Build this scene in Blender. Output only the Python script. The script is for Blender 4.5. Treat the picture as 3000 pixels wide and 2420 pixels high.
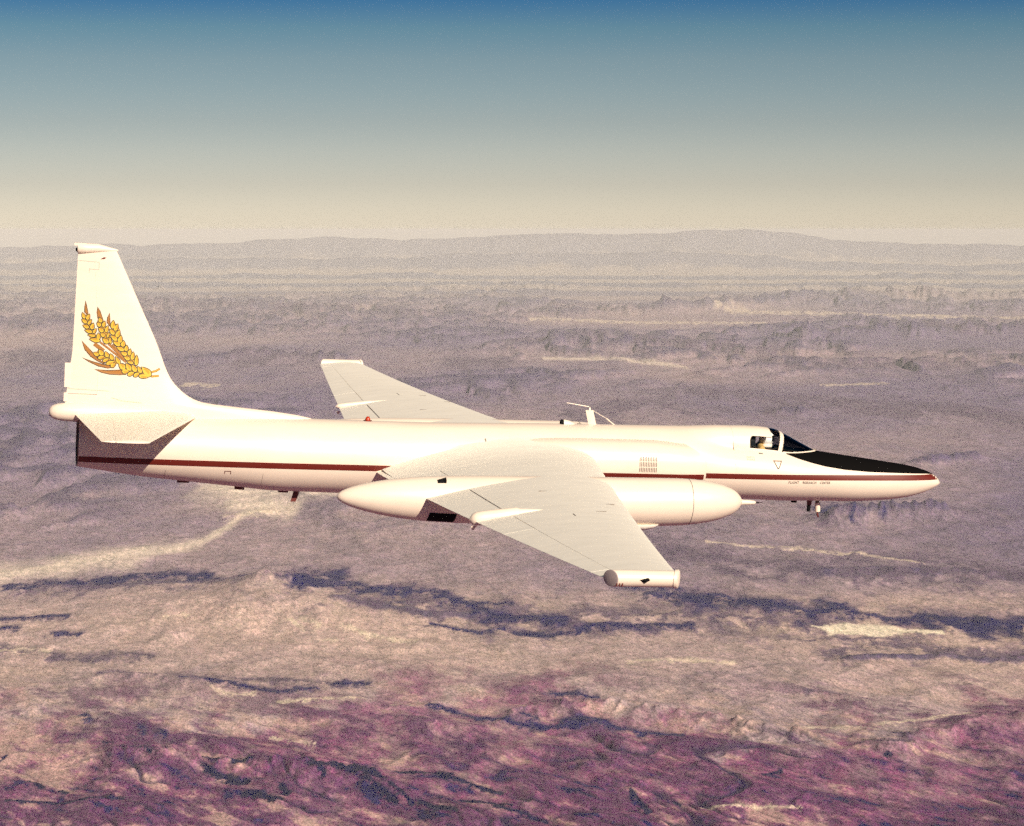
import bpy, math, random
import numpy as np
from math import sin, cos, tan, radians, pi, sqrt, atan2
from mathutils import Vector, Matrix, Euler

for _o in list(bpy.data.objects):
    bpy.data.objects.remove(_o, do_unlink=True)
SC = bpy.context.scene
COL = SC.collection
random.seed(7)
RNG = np.random.default_rng(11)

# ------------------------------------------------------------------ camera
CAM_LOC = Vector((-10.975, -49.469, 4.838))
HEADING = radians(-12.1)           # view heading, turned right of +Y
cam_data = bpy.data.cameras.new("camera")
cam = bpy.data.objects.new("camera", cam_data)
COL.objects.link(cam)
cam.location = CAM_LOC
cam.rotation_euler = (radians(90 - 4.328), 0, HEADING)
cam_data.sensor_width = 36.0
cam_data.lens = 7109.0 / 3000.0 * 36.0
cam_data.clip_start = 1.0
cam_data.clip_end = 1500000.0
SC.camera = cam
SC.render.resolution_x, SC.render.resolution_y = 1024, 826

# ------------------------------------------------------------------ sky, sun, exposure
SUN_DIR = Vector((0.270, -0.830, 0.488)).normalized()     # towards the sun
SUN_EL = math.asin(SUN_DIR.z)
SUN_AZ = atan2(SUN_DIR.x, SUN_DIR.y)
world = bpy.data.worlds.new("World")
SC.world = world
world.use_nodes = True
wn, wl = world.node_tree.nodes, world.node_tree.links
wn.clear()
w_out = wn.new("ShaderNodeOutputWorld")
w_bg = wn.new("ShaderNodeBackground")
w_sky = wn.new("ShaderNodeTexSky")
w_sky.sky_type = 'NISHITA'
w_sky.sun_disc = False
w_sky.sun_elevation = SUN_EL
w_sky.sun_rotation = SUN_AZ
w_sky.altitude = 3000.0
w_sky.air_density = 1.0
w_sky.dust_density = 3.0
w_sky.ozone_density = 3.0
# dust layer on the horizon: the sky's own colour is filtered by a tint that only depends on height above the horizon
w_geo = wn.new("ShaderNodeNewGeometry")
w_sep = wn.new("ShaderNodeSeparateXYZ")
w_map = wn.new("ShaderNodeMapRange")
w_ramp = wn.new("ShaderNodeValToRGB")
w_mul = wn.new("ShaderNodeMixRGB")
w_mul.blend_type = 'MULTIPLY'
w_mul.inputs[0].default_value = 1.0
wl.new(w_geo.outputs['Incoming'], w_sep.inputs[0])
w_ele = wn.new("ShaderNodeMath"); w_ele.operation = 'MULTIPLY'; w_ele.inputs[1].default_value = -1.0
wl.new(w_sep.outputs['Z'], w_ele.inputs[0])
w_map.inputs['From Min'].default_value = sin(radians(-1.0))
w_map.inputs['From Max'].default_value = sin(radians(12.0))
wl.new(w_ele.outputs[0], w_map.inputs['Value'])
wl.new(w_map.outputs[0], w_ramp.inputs[0])
wl.new(w_sky.outputs[0], w_mul.inputs[1])
wl.new(w_ramp.outputs[0], w_mul.inputs[2])
wl.new(w_mul.outputs[0], w_bg.inputs['Color'])
wl.new(w_bg.outputs[0], w_out.inputs['Surface'])
w_bg.inputs['Strength'].default_value = 0.07
SKY_RAMP = [(0.0, (0.869, 0.68, 0.58)), (0.42, (0.812, 0.63, 0.535)), (1.06, (0.695, 0.534, 0.452)), (1.79, (0.629, 0.494, 0.415)), (2.51, (0.536, 0.438, 0.369)), (3.24, (0.465, 0.412, 0.351)), (3.97, (0.396, 0.38, 0.329)), (4.69, (0.261, 0.328, 0.311)), (5.42, (0.096, 0.221, 0.31)), (12.0, (0.086, 0.199, 0.279))]
cr = w_ramp.color_ramp
def _pos(e): return (sin(radians(e)) - sin(radians(-1.0))) / (sin(radians(12.0)) - sin(radians(-1.0)))
cr.elements[0].position = _pos(SKY_RAMP[0][0]); cr.elements[0].color = (*SKY_RAMP[0][1], 1)
cr.elements[1].position = 1.0; cr.elements[1].color = (*SKY_RAMP[-1][1], 1)
for e, c in SKY_RAMP[1:-1]:
    s = cr.elements.new(_pos(e)); s.color = (*c, 1)

sun_data = bpy.data.lights.new("sun", 'SUN')
sun_data.energy = 3.9
sun_data.angle = radians(0.5)
sun_data.color = (1.0, 0.87, 0.70)
sun = bpy.data.objects.new("sun", sun_data)
COL.objects.link(sun)
sun.rotation_euler = SUN_DIR.to_track_quat('Z', 'Y').to_euler()
sun.location = (0, 0, 60)

SC.view_settings.view_transform = 'Standard'
SC.view_settings.look = 'None'
SC.view_settings.gamma = 1.0
SC.view_settings.exposure = 0.85
SC.render.engine = 'CYCLES'
SC.cycles.max_bounces = 6
SC.cycles.volume_bounces = 0
SC.cycles.transparent_max_bounces = 12
SC.cycles.sample_clamp_indirect = 1.0
SC.cycles.caustics_reflective = False
SC.cycles.caustics_refractive = False
SC.cycles.blur_glossy = 1.0
SC.cycles.use_denoising = False            # keeps the fine grain of the hazy air
SC.cycles.use_adaptive_sampling = True
SC.cycles.adaptive_threshold = 0.06
SC.cycles.adaptive_min_samples = 20

# ------------------------------------------------------------------ helpers
def link(o, parent=None):
    COL.objects.link(o)
    if parent is not None:
        o.parent = parent
    return o

def mesh_obj(name, verts, faces, mats, parent=None, fmat=None, sharp=38, smooth=True):
    me = bpy.data.meshes.new(name)
    me.from_pydata([tuple(map(float, v)) for v in verts], [], faces)
    if not isinstance(mats, (list, tuple)):
        mats = [mats]
    for m in mats:
        me.materials.append(m)
    if fmat is not None:
        me.polygons.foreach_set("material_index", fmat)
    me.validate()
    me.update()
    if smooth:
        me.polygons.foreach_set("use_smooth", [True] * len(me.polygons))
        me.set_sharp_from_angle(angle=radians(sharp))
    return link(bpy.data.objects.new(name, me), parent)

def tag(o, label=None, cat=None, group=None, kind=None):
    if label: o["label"] = label
    if cat: o["category"] = cat
    if group: o["group"] = group
    if kind: o["kind"] = kind
    return o

class MB:
    """collects shapes of ONE part"""
    def __init__(s): s.v = []; s.f = []; s.m = []
    def add(s, verts, faces, mi=0):
        k = len(s.v); s.v += [tuple(v) for v in verts]
        s.f += [tuple(i + k for i in f) for f in faces]; s.m += [mi] * len(faces)
        return s
    def loft(s, rings, cap0=True, cap1=True, closed=True, mi=0):
        n = len(rings[0]); v = [p for r in rings for p in r]; f = []
        for i in range(len(rings) - 1):
            for j in range(n if closed else n - 1):
                a = i * n + j; b = i * n + (j + 1) % n
                f.append((a, b, b + n, a + n))
        if cap0: f.append(tuple(range(n))[::-1])
        if cap1: f.append(tuple((len(rings) - 1) * n + j for j in range(n)))
        return s.add(v, f, mi)
    def tube(s, p, q, r0, r1=None, n=12, mi=0):
        r1 = r0 if r1 is None else r1
        p, q = Vector(p), Vector(q); d = (q - p).normalized()
        a = d.orthogonal().normalized(); b = d.cross(a)
        ring = lambda c, r: [c + a * (r * cos(2 * pi * k / n)) + b * (r * sin(2 * pi * k / n)) for k in range(n)]
        return s.loft([ring(p, r0), ring(q, r1)], mi=mi)
    def box(s, lo, hi, mi=0):
        x0, y0, z0 = lo; x1, y1, z1 = hi
        v = [(x0,y0,z0),(x1,y0,z0),(x1,y1,z0),(x0,y1,z0),(x0,y0,z1),(x1,y0,z1),(x1,y1,z1),(x0,y1,z1)]
        return s.add(v, [(3,2,1,0),(4,5,6,7),(0,1,5,4),(1,2,6,5),(2,3,7,6),(3,0,4,7)], mi)
    def revolve(s, prof, yc, zfun, n=40, mi=0, cap0=True, cap1=True):
        """prof = [(x, r)], axis along x, centre height zfun(x)"""
        return s.loft([[(x, yc + r * cos(2*pi*k/n), zfun(x) + r * sin(2*pi*k/n)) for k in range(n)] for x, r in prof], cap0, cap1, mi=mi)
    def grid(s, P, mi=0):
        m, n = len(P), len(P[0])
        return s.add([p for r in P for p in r], [(i*n+j, i*n+j+1, (i+1)*n+j+1, (i+1)*n+j) for i in range(m-1) for j in range(n-1)], mi)
    def slab(s, outline, off, th, mi=0):
        """closed outline of 3-D points given thickness along off"""
        off = Vector(off); a = [Vector(p) for p in outline]; b = [p + off * th for p in a]; n = len(a)
        return s.add(a + b, [tuple(range(n))[::-1], tuple(range(n, 2*n))] + [(i, (i+1) % n, (i+1) % n + n, i + n) for i in range(n)], mi)
    def build(s, name, mats, parent=None, **k):
        return mesh_obj(name, s.v, s.f, mats, parent, fmat=s.m, **k)

def pchip(xs, ys):
    xs = np.array(xs, float); ys = np.array(ys, float); h = np.diff(xs); d = np.diff(ys) / h
    m = np.zeros_like(xs); m[0] = d[0]; m[-1] = d[-1]
    for i in range(1, len(xs) - 1):
        if d[i-1] * d[i] > 0:
            w1, w2 = 2*h[i] + h[i-1], h[i] + 2*h[i-1]
            m[i] = (w1 + w2) / (w1 / d[i-1] + w2 / d[i])
    def f(x):
        x = min(max(x, xs[0]), xs[-1]); i = min(max(int(np.searchsorted(xs, x)) - 1, 0), len(h) - 1)
        t = (x - xs[i]) / h[i]
        return float((2*t**3 - 3*t*t + 1) * ys[i] + (t**3 - 2*t*t + t) * h[i] * m[i] + (3*t*t - 2*t**3) * ys[i+1] + (t**3 - t*t) * h[i] * m[i+1])
    return f

# ------------------------------------------------------------------ materials
def paint(name, col, rough=0.35, metal=0.0, dirt=0.05, spec=0.5, coat=0.0):
    m = bpy.data.materials.new(name); m.use_nodes = True
    n, l = m.node_tree.nodes, m.node_tree.links
    b = n["Principled BSDF"]
    b.inputs["Roughness"].default_value = rough
    b.inputs["Metallic"].default_value = metal
    b.inputs["Specular IOR Level"].default_value = spec
    b.inputs["Coat Weight"].default_value = coat
    tc = n.new("ShaderNodeTexCoord")
    mp = n.new("ShaderNodeMapping"); mp.inputs["Scale"].default_value = (0.6, 2.2, 2.2)
    ns = n.new("ShaderNodeTexNoise"); ns.inputs["Scale"].default_value = 2.3; ns.inputs["Detail"].default_value = 8; ns.inputs["Roughness"].default_value = 0.65
    rm = n.new("ShaderNodeMapRange"); rm.inputs["From Min"].default_value = 0.3; rm.inputs["From Max"].default_value = 0.7
    rm.inputs["To Min"].default_value = 1.0 - dirt * 2; rm.inputs["To Max"].default_value = 1.0
    mx = n.new("ShaderNodeMixRGB"); mx.blend_type = 'MULTIPLY'; mx.inputs[0].default_value = 1.0; mx.inputs[1].default_value = (*col, 1)
    l.new(tc.outputs["Object"], mp.inputs[0]); l.new(mp.outputs[0], ns.inputs["Vector"]); l.new(ns.outputs[0], rm.inputs["Value"])
    l.new(rm.outputs[0], mx.inputs[2]); l.new(mx.outputs[0], b.inputs["Base Color"])
    r2 = n.new("ShaderNodeMapRange"); r2.inputs["To Min"].default_value = rough * 0.8; r2.inputs["To Max"].default_value = min(1, rough * 1.25)
    l.new(ns.outputs[0], r2.inputs["Value"]); l.new(r2.outputs[0], b.inputs["Roughness"])
    return m

def glass(name, tint, spec=1.0):
    m = bpy.data.materials.new(name); m.use_nodes = True
    n, l = m.node_tree.nodes, m.node_tree.links
    n.clear()
    o = n.new("ShaderNodeOutputMaterial"); t = n.new("ShaderNodeBsdfTransparent"); g = n.new("ShaderNodeBsdfGlossy"); mx = n.new("ShaderNodeMixShader"); fr = n.new("ShaderNodeFresnel")
    t.inputs[0].default_value = (*tint, 1); g.inputs["Roughness"].default_value = 0.06; fr.inputs[0].default_value = 1.45
    l.new(fr.outputs[0], mx.inputs[0]); l.new(t.outputs[0], mx.inputs[1]); l.new(g.outputs[0], mx.inputs[2]); l.new(mx.outputs[0], o.inputs[0])
    return m

M_WHITE = paint("white_aircraft_paint", (0.76, 0.64, 0.53), 0.38, dirt=0.03)
M_GREYWHITE = paint("weathered_white_paint", (0.82, 0.765, 0.67), 0.6, dirt=0.04, spec=0.3)
M_TAIL = paint("bright_tail_paint", (0.84, 0.745, 0.62), 0.45, dirt=0.03)
M_RED = paint("dark_red_stripe", (0.12, 0.012, 0.006), 0.4)
M_BLACK = paint("matte_black_antiglare", (0.0035, 0.003, 0.003), 0.85, spec=0.06)
M_DARK = paint("dark_opening", (0.006, 0.006, 0.007), 0.8, spec=0.1)
M_SEAM = paint("panel_seam", (0.20, 0.17, 0.15), 0.7)
M_METAL = paint("heat_stained_metal", (0.13, 0.10, 0.09), 0.4, metal=0.8)
M_GREY = paint("dark_cockpit", (0.010, 0.010, 0.010), 0.85, spec=0.1)
M_REDLAMP = paint("red_beacon", (0.42, 0.035, 0.008), 0.35)
M_AMBER = paint("amber_lens", (0.45, 0.28, 0.06), 0.3)
M_BROWN = paint("brown_antenna", (0.12, 0.02, 0.015), 0.5)
M_GLASS = glass("canopy_glass", (0.93, 0.94, 0.95))
M_WSGLASS = glass("windshield_glass", (0.16, 0.16, 0.17))
M_SUIT = paint("tan_pressure_suit", (0.55, 0.36, 0.12), 0.8)
M_HELMET = paint("white_helmet", (0.92, 0.91, 0.89), 0.2, dirt=0.0)
M_VISOR = paint("dark_visor", (0.01, 0.01, 0.012), 0.08)
M_INK = paint("stencil_ink", (0.10, 0.07, 0.06), 0.6)
M_EMB_LINE = paint("emblem_outline", (0.045, 0.035, 0.025), 0.5)
M_EMB_YEL = paint("emblem_yellow", (0.62, 0.41, 0.04), 0.5)
M_EMB_ORA = paint("emblem_orange", (0.53, 0.27, 0.02), 0.5)
M_EMB_AWN = paint("emblem_awn", (0.34, 0.14, 0.025), 0.5)
M_PALESEAM = paint("pale_seam", (0.55, 0.46, 0.38), 0.6)

# ------------------------------------------------------------------ terrain (km in plan, built round the point below the camera)
GROUND_Z = CAM_LOC.z - 3000.0
FEATURES_DARK = [  # dark lava bands, and foreground gully shadows put in as colour
 ([(-4.2,20.14),(-3.16,20.84),(-2.6,20.84)], 6.9, 0.017),
 ([(-2.74,20.54),(-2.05,20.34)], 6.8, 0.014),
 ([(-1.95,20.54),(-1.44,20.74)], 6.9, 0.032),
 ([(-1.75,19.86),(-0.7,19.86),(-0.47,19.49)], 6.6, 0.033),
 ([(-0.46,19.27),(0.0,19.22)], 6.4, 0.012),
 ([(-0.29,18.87),(0.0,18.54),(0.42,18.38)], 6.2, 0.025),
 ([(-0.62,18.22),(-0.25,17.9),(-0.05,18.06)], 6.0, 0.008),
 ([(0.0,17.9),(0.28,17.8),(0.51,17.98),(0.82,18.14),(1.37,18.14)], 6.0, 0.013),
 ([(0.86,20.24),(1.39,20.05)], 6.7, 0.014),
 ([(1.12,19.67),(1.6,19.49)], 6.5, 0.022),
 ([(1.39,19.63),(1.54,19.4)], 6.5, 0.027),
 ([(1.56,19.67),(1.91,19.22),(2.25,18.87),(2.65,19.04)], 6.4, 0.036),
 ([(2.66,18.74),(3.01,18.46),(3.18,18.38)], 6.2, 0.013),
 ([(3.14,18.42),(3.38,18.3),(3.89,18.26),(4.4,18.22)], 6.1, 0.049),
 ([(-0.53,15.03),(0.0,14.43),(0.57,14.24),(1.01,14.14)], 4.8, 0.008),
 ([(0.08,14.64),(0.14,14.53)], 4.9, 0.014),
 ([(0.31,14.48),(0.57,14.38)], 4.8, 0.014),
 ([(0.24,15.4),(0.54,15.28)], 5.1, 0.009),
 ([(-2.22,15.89),(-1.68,15.51),(-1.53,15.4),(-1.25,15.45)], 5.2, 0.007),
 ([(-1.16,15.83),(-0.94,15.78)], 5.3, 0.009),
 ([(-3.95,18.54),(-3.42,18.54)], 6.2, 0.009),
 ([(-3.4,17.75),(-3.16,17.68)], 5.9, 0.007),
 ([(-3.83,17.98),(-3.7,17.98)], 6.0, 0.010),
 ([(-1.15,13.2),(-0.69,12.79)], 4.3, 0.022),
 ([(-1.13,13.15),(-1.01,12.83)], 4.3, 0.018),
 ([(-1.91,13.41),(-1.79,13.37)], 4.5, 0.013),
 ([(-1.68,13.07),(-1.43,12.87)], 4.3, 0.026),
 ([(-1.4,12.56),(-1.2,12.4)], 4.2, 0.023),
 ([(-0.64,13.2),(-0.32,12.99)], 4.4, 0.009),
 ([(-0.41,12.99),(-0.05,12.59)], 4.3, 0.013),
 ([(-0.78,12.71),(-0.6,12.4)], 4.2, 0.018),
 ([(-0.65,12.71),(-0.51,12.33)], 4.2, 0.012),
 ([(-0.48,12.33),(-0.29,12.11)], 4.1, 0.022),
 ([(-0.27,12.48),(0.0,12.33)], 4.1, 0.010),
 ([(-0.09,12.29),(0.17,12.01)], 4.1, 0.017),
 ([(0.63,12.59),(0.7,12.22)], 4.1, 0.019),
 ([(0.32,12.59),(0.43,12.4)], 4.2, 0.007),
 ([(-2.61,14.64),(-2.55,14.48)], 4.9, 0.014),
 ([(-2.2,14.14),(-2.18,14.09)], 4.7, 0.014),
 ([(-2.05,14.06),(-2.04,14.02)], 4.7, 0.014),
 ([(-2.36,13.81),(-2.22,13.63),(-2.01,13.32)], 4.5, 0.009),
 ([(-2.62,12.95),(-2.49,12.71)], 4.3, 0.010),
 ([(-2.39,12.67),(-2.35,12.59)], 4.2, 0.016),
 ([(-2.88,13.45),(-2.87,13.58)], 4.5, 0.010),
 ([(-1.8,13.45),(-1.67,13.32),(-1.43,13.21)], 4.4, 0.009),
 ([(-1.23,12.71),(-1.17,12.56)], 4.2, 0.018),
 ([(-2.62,12.4),(-2.44,12.37),(-2.01,12.37)], 4.1, 0.010),
 ([(0.85,12.44),(0.87,12.37)], 4.1, 0.012),
 ([(1.38,13.07),(1.48,13.15)], 4.4, 0.008),
 ([(2.08,13.38),(2.12,13.37)], 4.5, 0.008),
 ([(2.24,13.93),(2.31,13.98)], 4.7, 0.008),
 ([(3.25,25.52),(3.79,25.74),(3.76,25.07)], 8.5, 0.025),
 ([(3.51,24.77),(3.41,24.34)], 8.2, 0.010),
]
FEATURES_MID = [
 ([(2.28,17.03),(2.73,17.46),(3.15,17.03),(3.6,16.89),(4.07,16.82)], 5.7, 0.058),
 ([(2.12,17.53),(3.01,17.68)], 5.9, 0.017),
 ([(1.88,15.37),(2.15,15.4)], 5.1, 0.014),
 ([(-4.08,19.95),(-2.89,20.4),(-1.7,19.95)], 6.7, 0.042),
 ([(-1.38,19.49),(0.0,18.79),(1.6,18.79),(2.43,17.98)], 6.3, 0.079),
 ([(-3.67,17.24),(-3.1,16.76),(-2.51,16.82)], 5.6, 0.026),
 ([(-2.74,16.05),(-1.81,15.92),(-1.12,15.74)], 5.3, 0.027),
 ([(0.68,23.93),(1.86,21.93),(2.98,21.05),(4.39,20.64)], 7.3, 0.092),
 ([(3.05,21.93),(3.31,22.05),(4.0,21.7),(4.48,21.05)], 7.2, 0.061),
 ([(3.12,24.48),(3.83,25.52),(4.36,25.68),(4.72,25.07)], 8.4, 0.053),
 ([(5.16,30.95),(5.67,31.88),(6.17,32.12)], 10.6, 0.036),
 ([(4.16,39.86),(4.58,40.55),(5.11,39.79)], 13.4, 0.062),
 ([(5.43,55.05),(7.66,54.35),(10.15,53.4)], 18.1, 0.099),
 ([(12.71,72.24),(15.04,71.27)], 23.9, 0.121),
 ([(8.17,68.3),(11.3,72.98),(11.82,70.56)], 23.5, 0.070),
 ([(0.0,63.23),(1.38,65.17),(4.39,62.31),(6.54,58.06)], 20.7, 0.114),
 ([(-14.57,95.96),(-11.1,91.83),(-7.52,89.14),(-3.57,84.55)], 30.1, 0.102),
 ([(-7.16,56.52),(-5.43,55.05),(-4.09,58.06)], 18.8, 0.103),
 ([(-12.61,59.69),(-10.08,55.05)], 19.1, 0.121),
 ([(-1.55,55.05),(0.0,54.35)], 18.2, 0.092),
 ([(0.81,38.21),(3.15,44.65),(6.84,40.4),(8.24,38.91)], 13.5, 0.171),
 ([(-3.61,20.2),(-3.35,20.2)], 6.7, 0.017),
]
FEATURES_PALE = [
 ([(2.38,18.01),(2.56,18.04),(2.86,17.98)], 6.0, 0.033),
 ([(2.27,18.14),(2.39,17.9)], 6.0, 0.009),
 ([(2.81,17.98),(3.2,17.9)], 6.0, 0.011),
 ([(0.72,56.52),(1.97,56.07),(3.78,52.6)], 18.4, 0.031),
 ([(-3.55,27.88),(-2.78,27.34),(-2.05,27.81)], 9.2, 0.148),
 ([(-3.0,26.16),(-2.33,25.68)], 8.6, 0.091),
 ([(-2.83,26.99),(-2.8,25.37),(-2.95,23.14),(-3.39,22.16)], 8.1, 0.058),
 ([(-3.41,22.28),(-3.96,21.48),(-4.43,20.84),(-5.12,20.05)], 7.1, 0.119),
 ([(-3.02,25.07),(-2.36,25.68)], 8.5, 0.025),
 ([(1.89,23.01),(2.45,22.76),(3.33,22.16),(3.69,21.7)], 7.5, 0.013),
 ([(-1.68,18.22),(-1.54,17.83)], 6.0, 0.010),
 ([(-1.61,18.25),(-1.43,17.95)], 6.0, 0.009),
 ([(-1.28,17.98),(-0.95,17.6),(-0.69,17.46)], 5.9, 0.012),
 ([(-1.37,17.48),(-1.27,17.41)], 5.8, 0.010),
 ([(-2.65,18.3),(-2.46,18.46)], 6.1, 0.009),
 ([(-1.94,15.45),(-1.78,15.28),(-1.64,15.34)], 5.1, 0.010),
 ([(-1.46,15.06),(-1.16,15.12),(-0.92,15.09)], 5.0, 0.010),
 ([(-0.75,14.95),(-0.62,14.95)], 5.0, 0.006),
 ([(0.57,81.33),(4.41,78.34),(8.12,76.93)], 26.3, 0.039),
 ([(-6.38,47.12),(-5.65,46.61)], 15.6, 0.033),
 ([(-3.65,17.1),(-3.28,17.07)], 5.7, 0.014),
 ([(7.52,89.14),(13.08,84.55),(17.16,81.33)], 28.3, 0.066),
 ([(1.75,14.43),(2.04,14.29),(2.48,14.48),(2.82,14.69)], 4.8, 0.010),
 ([(0.82,16.56),(1.18,16.62),(1.53,16.56)], 5.5, 0.014),
 ([(-1.41,14.14),(-1.15,13.95)], 4.7, 0.009),
 ([(-2.04,15.92),(-2.13,15.92)], 5.3, 0.006),
 ([(5.91,46.61),(7.31,47.12)], 15.6, 0.020),
 ([(0.96,12.26),(1.48,12.22)], 4.1, 0.005),
]
HILLS = [
 ([(-1.99,19.89)], 0.140, 0.350),
 ([(-2.16,18.79),(-1.6,18.79)], 0.122, 0.661),
 ([(2.14,13.67),(2.55,14.0),(2.91,14.29),(3.25,14.24)], 0.071, 0.217),
 ([(0.0,14.69),(0.64,14.95),(1.23,14.38),(1.69,13.95)], 0.057, 0.122),
 ([(-2.3,13.45),(-1.51,13.2),(-0.74,12.95)], 0.056, 0.111),
 ([(4.46,39.49),(4.79,39.49)], 0.144, 0.250),
 ([(-13.95,91.83),(-10.65,88.04),(-7.22,85.57),(-3.43,81.33)], 0.220, 0.488),
 ([(7.8,65.17),(10.57,68.3),(11.35,67.22)], 0.282, 0.376),
 ([(12.3,68.3),(15.38,68.3)], 0.346, 0.432),
 ([(4.85,86.26),(9.98,95.96),(14.46,102.89),(21.91,103.9)], 0.383, 0.821),
 ([(3.35,24.63),(3.86,24.77),(4.42,24.77)], 0.146, 0.174),
 ([(5.17,30.72),(5.99,31.41)], 0.105, 0.153),
 ([(2.32,16.62),(2.75,16.82),(3.22,16.76),(3.68,16.69)], 0.033, 0.094),
 ([(-1.35,18.96),(0.0,18.46),(1.02,17.98)], 0.016, 0.104),
 ([(-3.73,20.24),(-2.6,20.34)], 0.017, 0.114),
 ([(-6.98,55.05),(-5.57,56.52),(-3.88,55.05)], 0.203, 0.391),
 ([(0.0,59.69),(1.32,62.31),(3.36,59.69)], 0.221, 0.383),
 ([(1.36,19.13),(2.13,18.79)], 0.021, 0.107),
 ([(2.73,20.95),(3.58,21.05),(4.39,20.64)], 0.047, 0.206),
 ([(-2.7,15.8),(-1.33,15.63)], 0.031, 0.111),
]
RANGES = [   # range of the crest (km), half depth (km), crest height (km) by bearing (deg)
 (210, 7, [(-15.0, 1.641), (-11.9, 1.582), (-9.6, 1.7), (-7.2, 1.818), (-5.8, 2.173), (-4.4, 2.409), (-2.8, 2.173), (-1.6, 2.261), (0.0, 2.586), (1.2, 2.793), (2.0, 2.616), (3.6, 2.705), (4.0, 2.941), (4.6, 3.089), (5.6, 3.0), (6.7, 2.734), (7.6, 2.173), (8.8, 1.937), (11.9, 1.7), (15.0, 1.818)]),
 (176.4, 5.6, [(-15.0, 0.692), (-11.9, 0.568), (-8.8, 0.816), (-6.4, 1.015), (-4.0, 0.866), (-1.6, 1.189), (0.8, 1.313), (4.0, 1.362), (6.0, 1.114), (7.2, 0.618), (9.6, 0.444), (11.9, 0.618), (15.0, 0.816)]),
 (151.2, 4.9, [(-15.0, 0.065), (-11.9, 0.278), (-9.6, -0.041), (-6.4, 0.15), (-3.2, 0.278), (0.0, -0.041), (3.2, -0.19), (6.4, -0.041), (9.6, 0.278), (11.9, 0.15), (15.0, 0.278)]),
 (130.2, 4.2, [(-15.0, -0.26), (-11.9, -0.407), (-10.0, -0.809), (-6.4, -0.59), (-3.2, -0.7), (0.0, -0.901), (2.8, -0.993), (4.4, -0.773), (5.9, -0.48), (8.0, -0.187), (10.0, -0.26), (11.9, -0.187), (15.0, -0.26)]),
 (113.4, 3.64, [(-15.0, -0.717), (-11.9, -0.828), (-9.2, -0.605), (-8.0, -0.414), (-6.9, -0.573), (-4.8, -0.717), (-2.0, -0.924), (1.6, -1.036), (6.4, -1.084), (10.4, -0.876), (15.0, -0.796)]),
 (98, 3.36, [(-15.0, -0.832), (-11.9, -0.943), (-8.0, -1.177), (-4.0, -1.136), (-0.8, -1.177), (2.4, -1.315), (6.0, -1.315), (7.4, -1.136), (8.8, -0.901), (9.7, -1.08), (10.4, -0.901), (11.5, -0.805), (12.7, -0.901), (15.0, -0.97)]),
]


_PERM = RNG.permutation(4096)
_PERM = np.concatenate([_PERM, _PERM])
_GX = np.cos(RNG.random(4096) * 2 * pi); _GY = np.sin(RNG.random(4096) * 2 * pi)
_GN = np.sqrt(_GX**2 + _GY**2); _GX = (_GX / _GN).astype(np.float32); _GY = (_GY / _GN).astype(np.float32)
def gnoise(x, y):
    xi = np.floor(x).astype(np.int64); yi = np.floor(y).astype(np.int64)
    xf = (x - xi).astype(np.float32); yf = (y - yi).astype(np.float32)
    u = xf*xf*xf*(xf*(xf*6-15)+10); v = yf*yf*yf*(yf*(yf*6-15)+10)
    def g(i, j, dx, dy):
        h = _PERM[(_PERM[i & 4095] + j) & 4095]
        return _GX[h] * dx + _GY[h] * dy
    a = g(xi, yi, xf, yf); b = g(xi+1, yi, xf-1, yf); c = g(xi, yi+1, xf, yf-1); d = g(xi+1, yi+1, xf-1, yf-1)
    return (a + u*(b-a)) * (1-v) + (c + u*(d-c)) * v
def fbm(x, y, oct=5, gain=0.5, lac=2.03):
    s = 0; a = 1.0
    for k in range(oct):
        s = s + a * gnoise(x + 17.3*k, y - 9.1*k); x = x*lac; y = y*lac; a *= gain
    return s
def ridged(x, y, oct=5, gain=0.5):
    s = 0; a = 1.0; w = 1.0
    for k in range(oct):
        n = 1 - np.abs(gnoise(x + 31.7*k, y + 11.9*k)) * 2.0
        n = np.clip(n, 0, 1)**2 * w; w = np.clip(n * 1.6, 0, 1); s = s + n * a; x = x*2.07; y = y*2.07; a *= gain
    return s
def sstep(a, b, x):
    t = np.clip((x - a) / (b - a), 0, 1); return t*t*(3 - 2*t)
def seg_dist(u, v, pts, A):
    d = None
    if len(pts) == 1: pts = pts + [(pts[0][0] + 1e-4, pts[0][1])]
    for (u0, v0), (u1, v1) in zip(pts[:-1], pts[1:]):
        bx, by = u1 - u0, (v1 - v0) / A
        px, py = u - u0, (v - v0) / A
        t = np.clip((px*bx + py*by) / (bx*bx + by*by + 1e-12), 0, 1)
        q = np.sqrt((px - t*bx)**2 + (py - t*by)**2)
        d = q if d is None else np.minimum(d, q)
    return d

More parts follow.
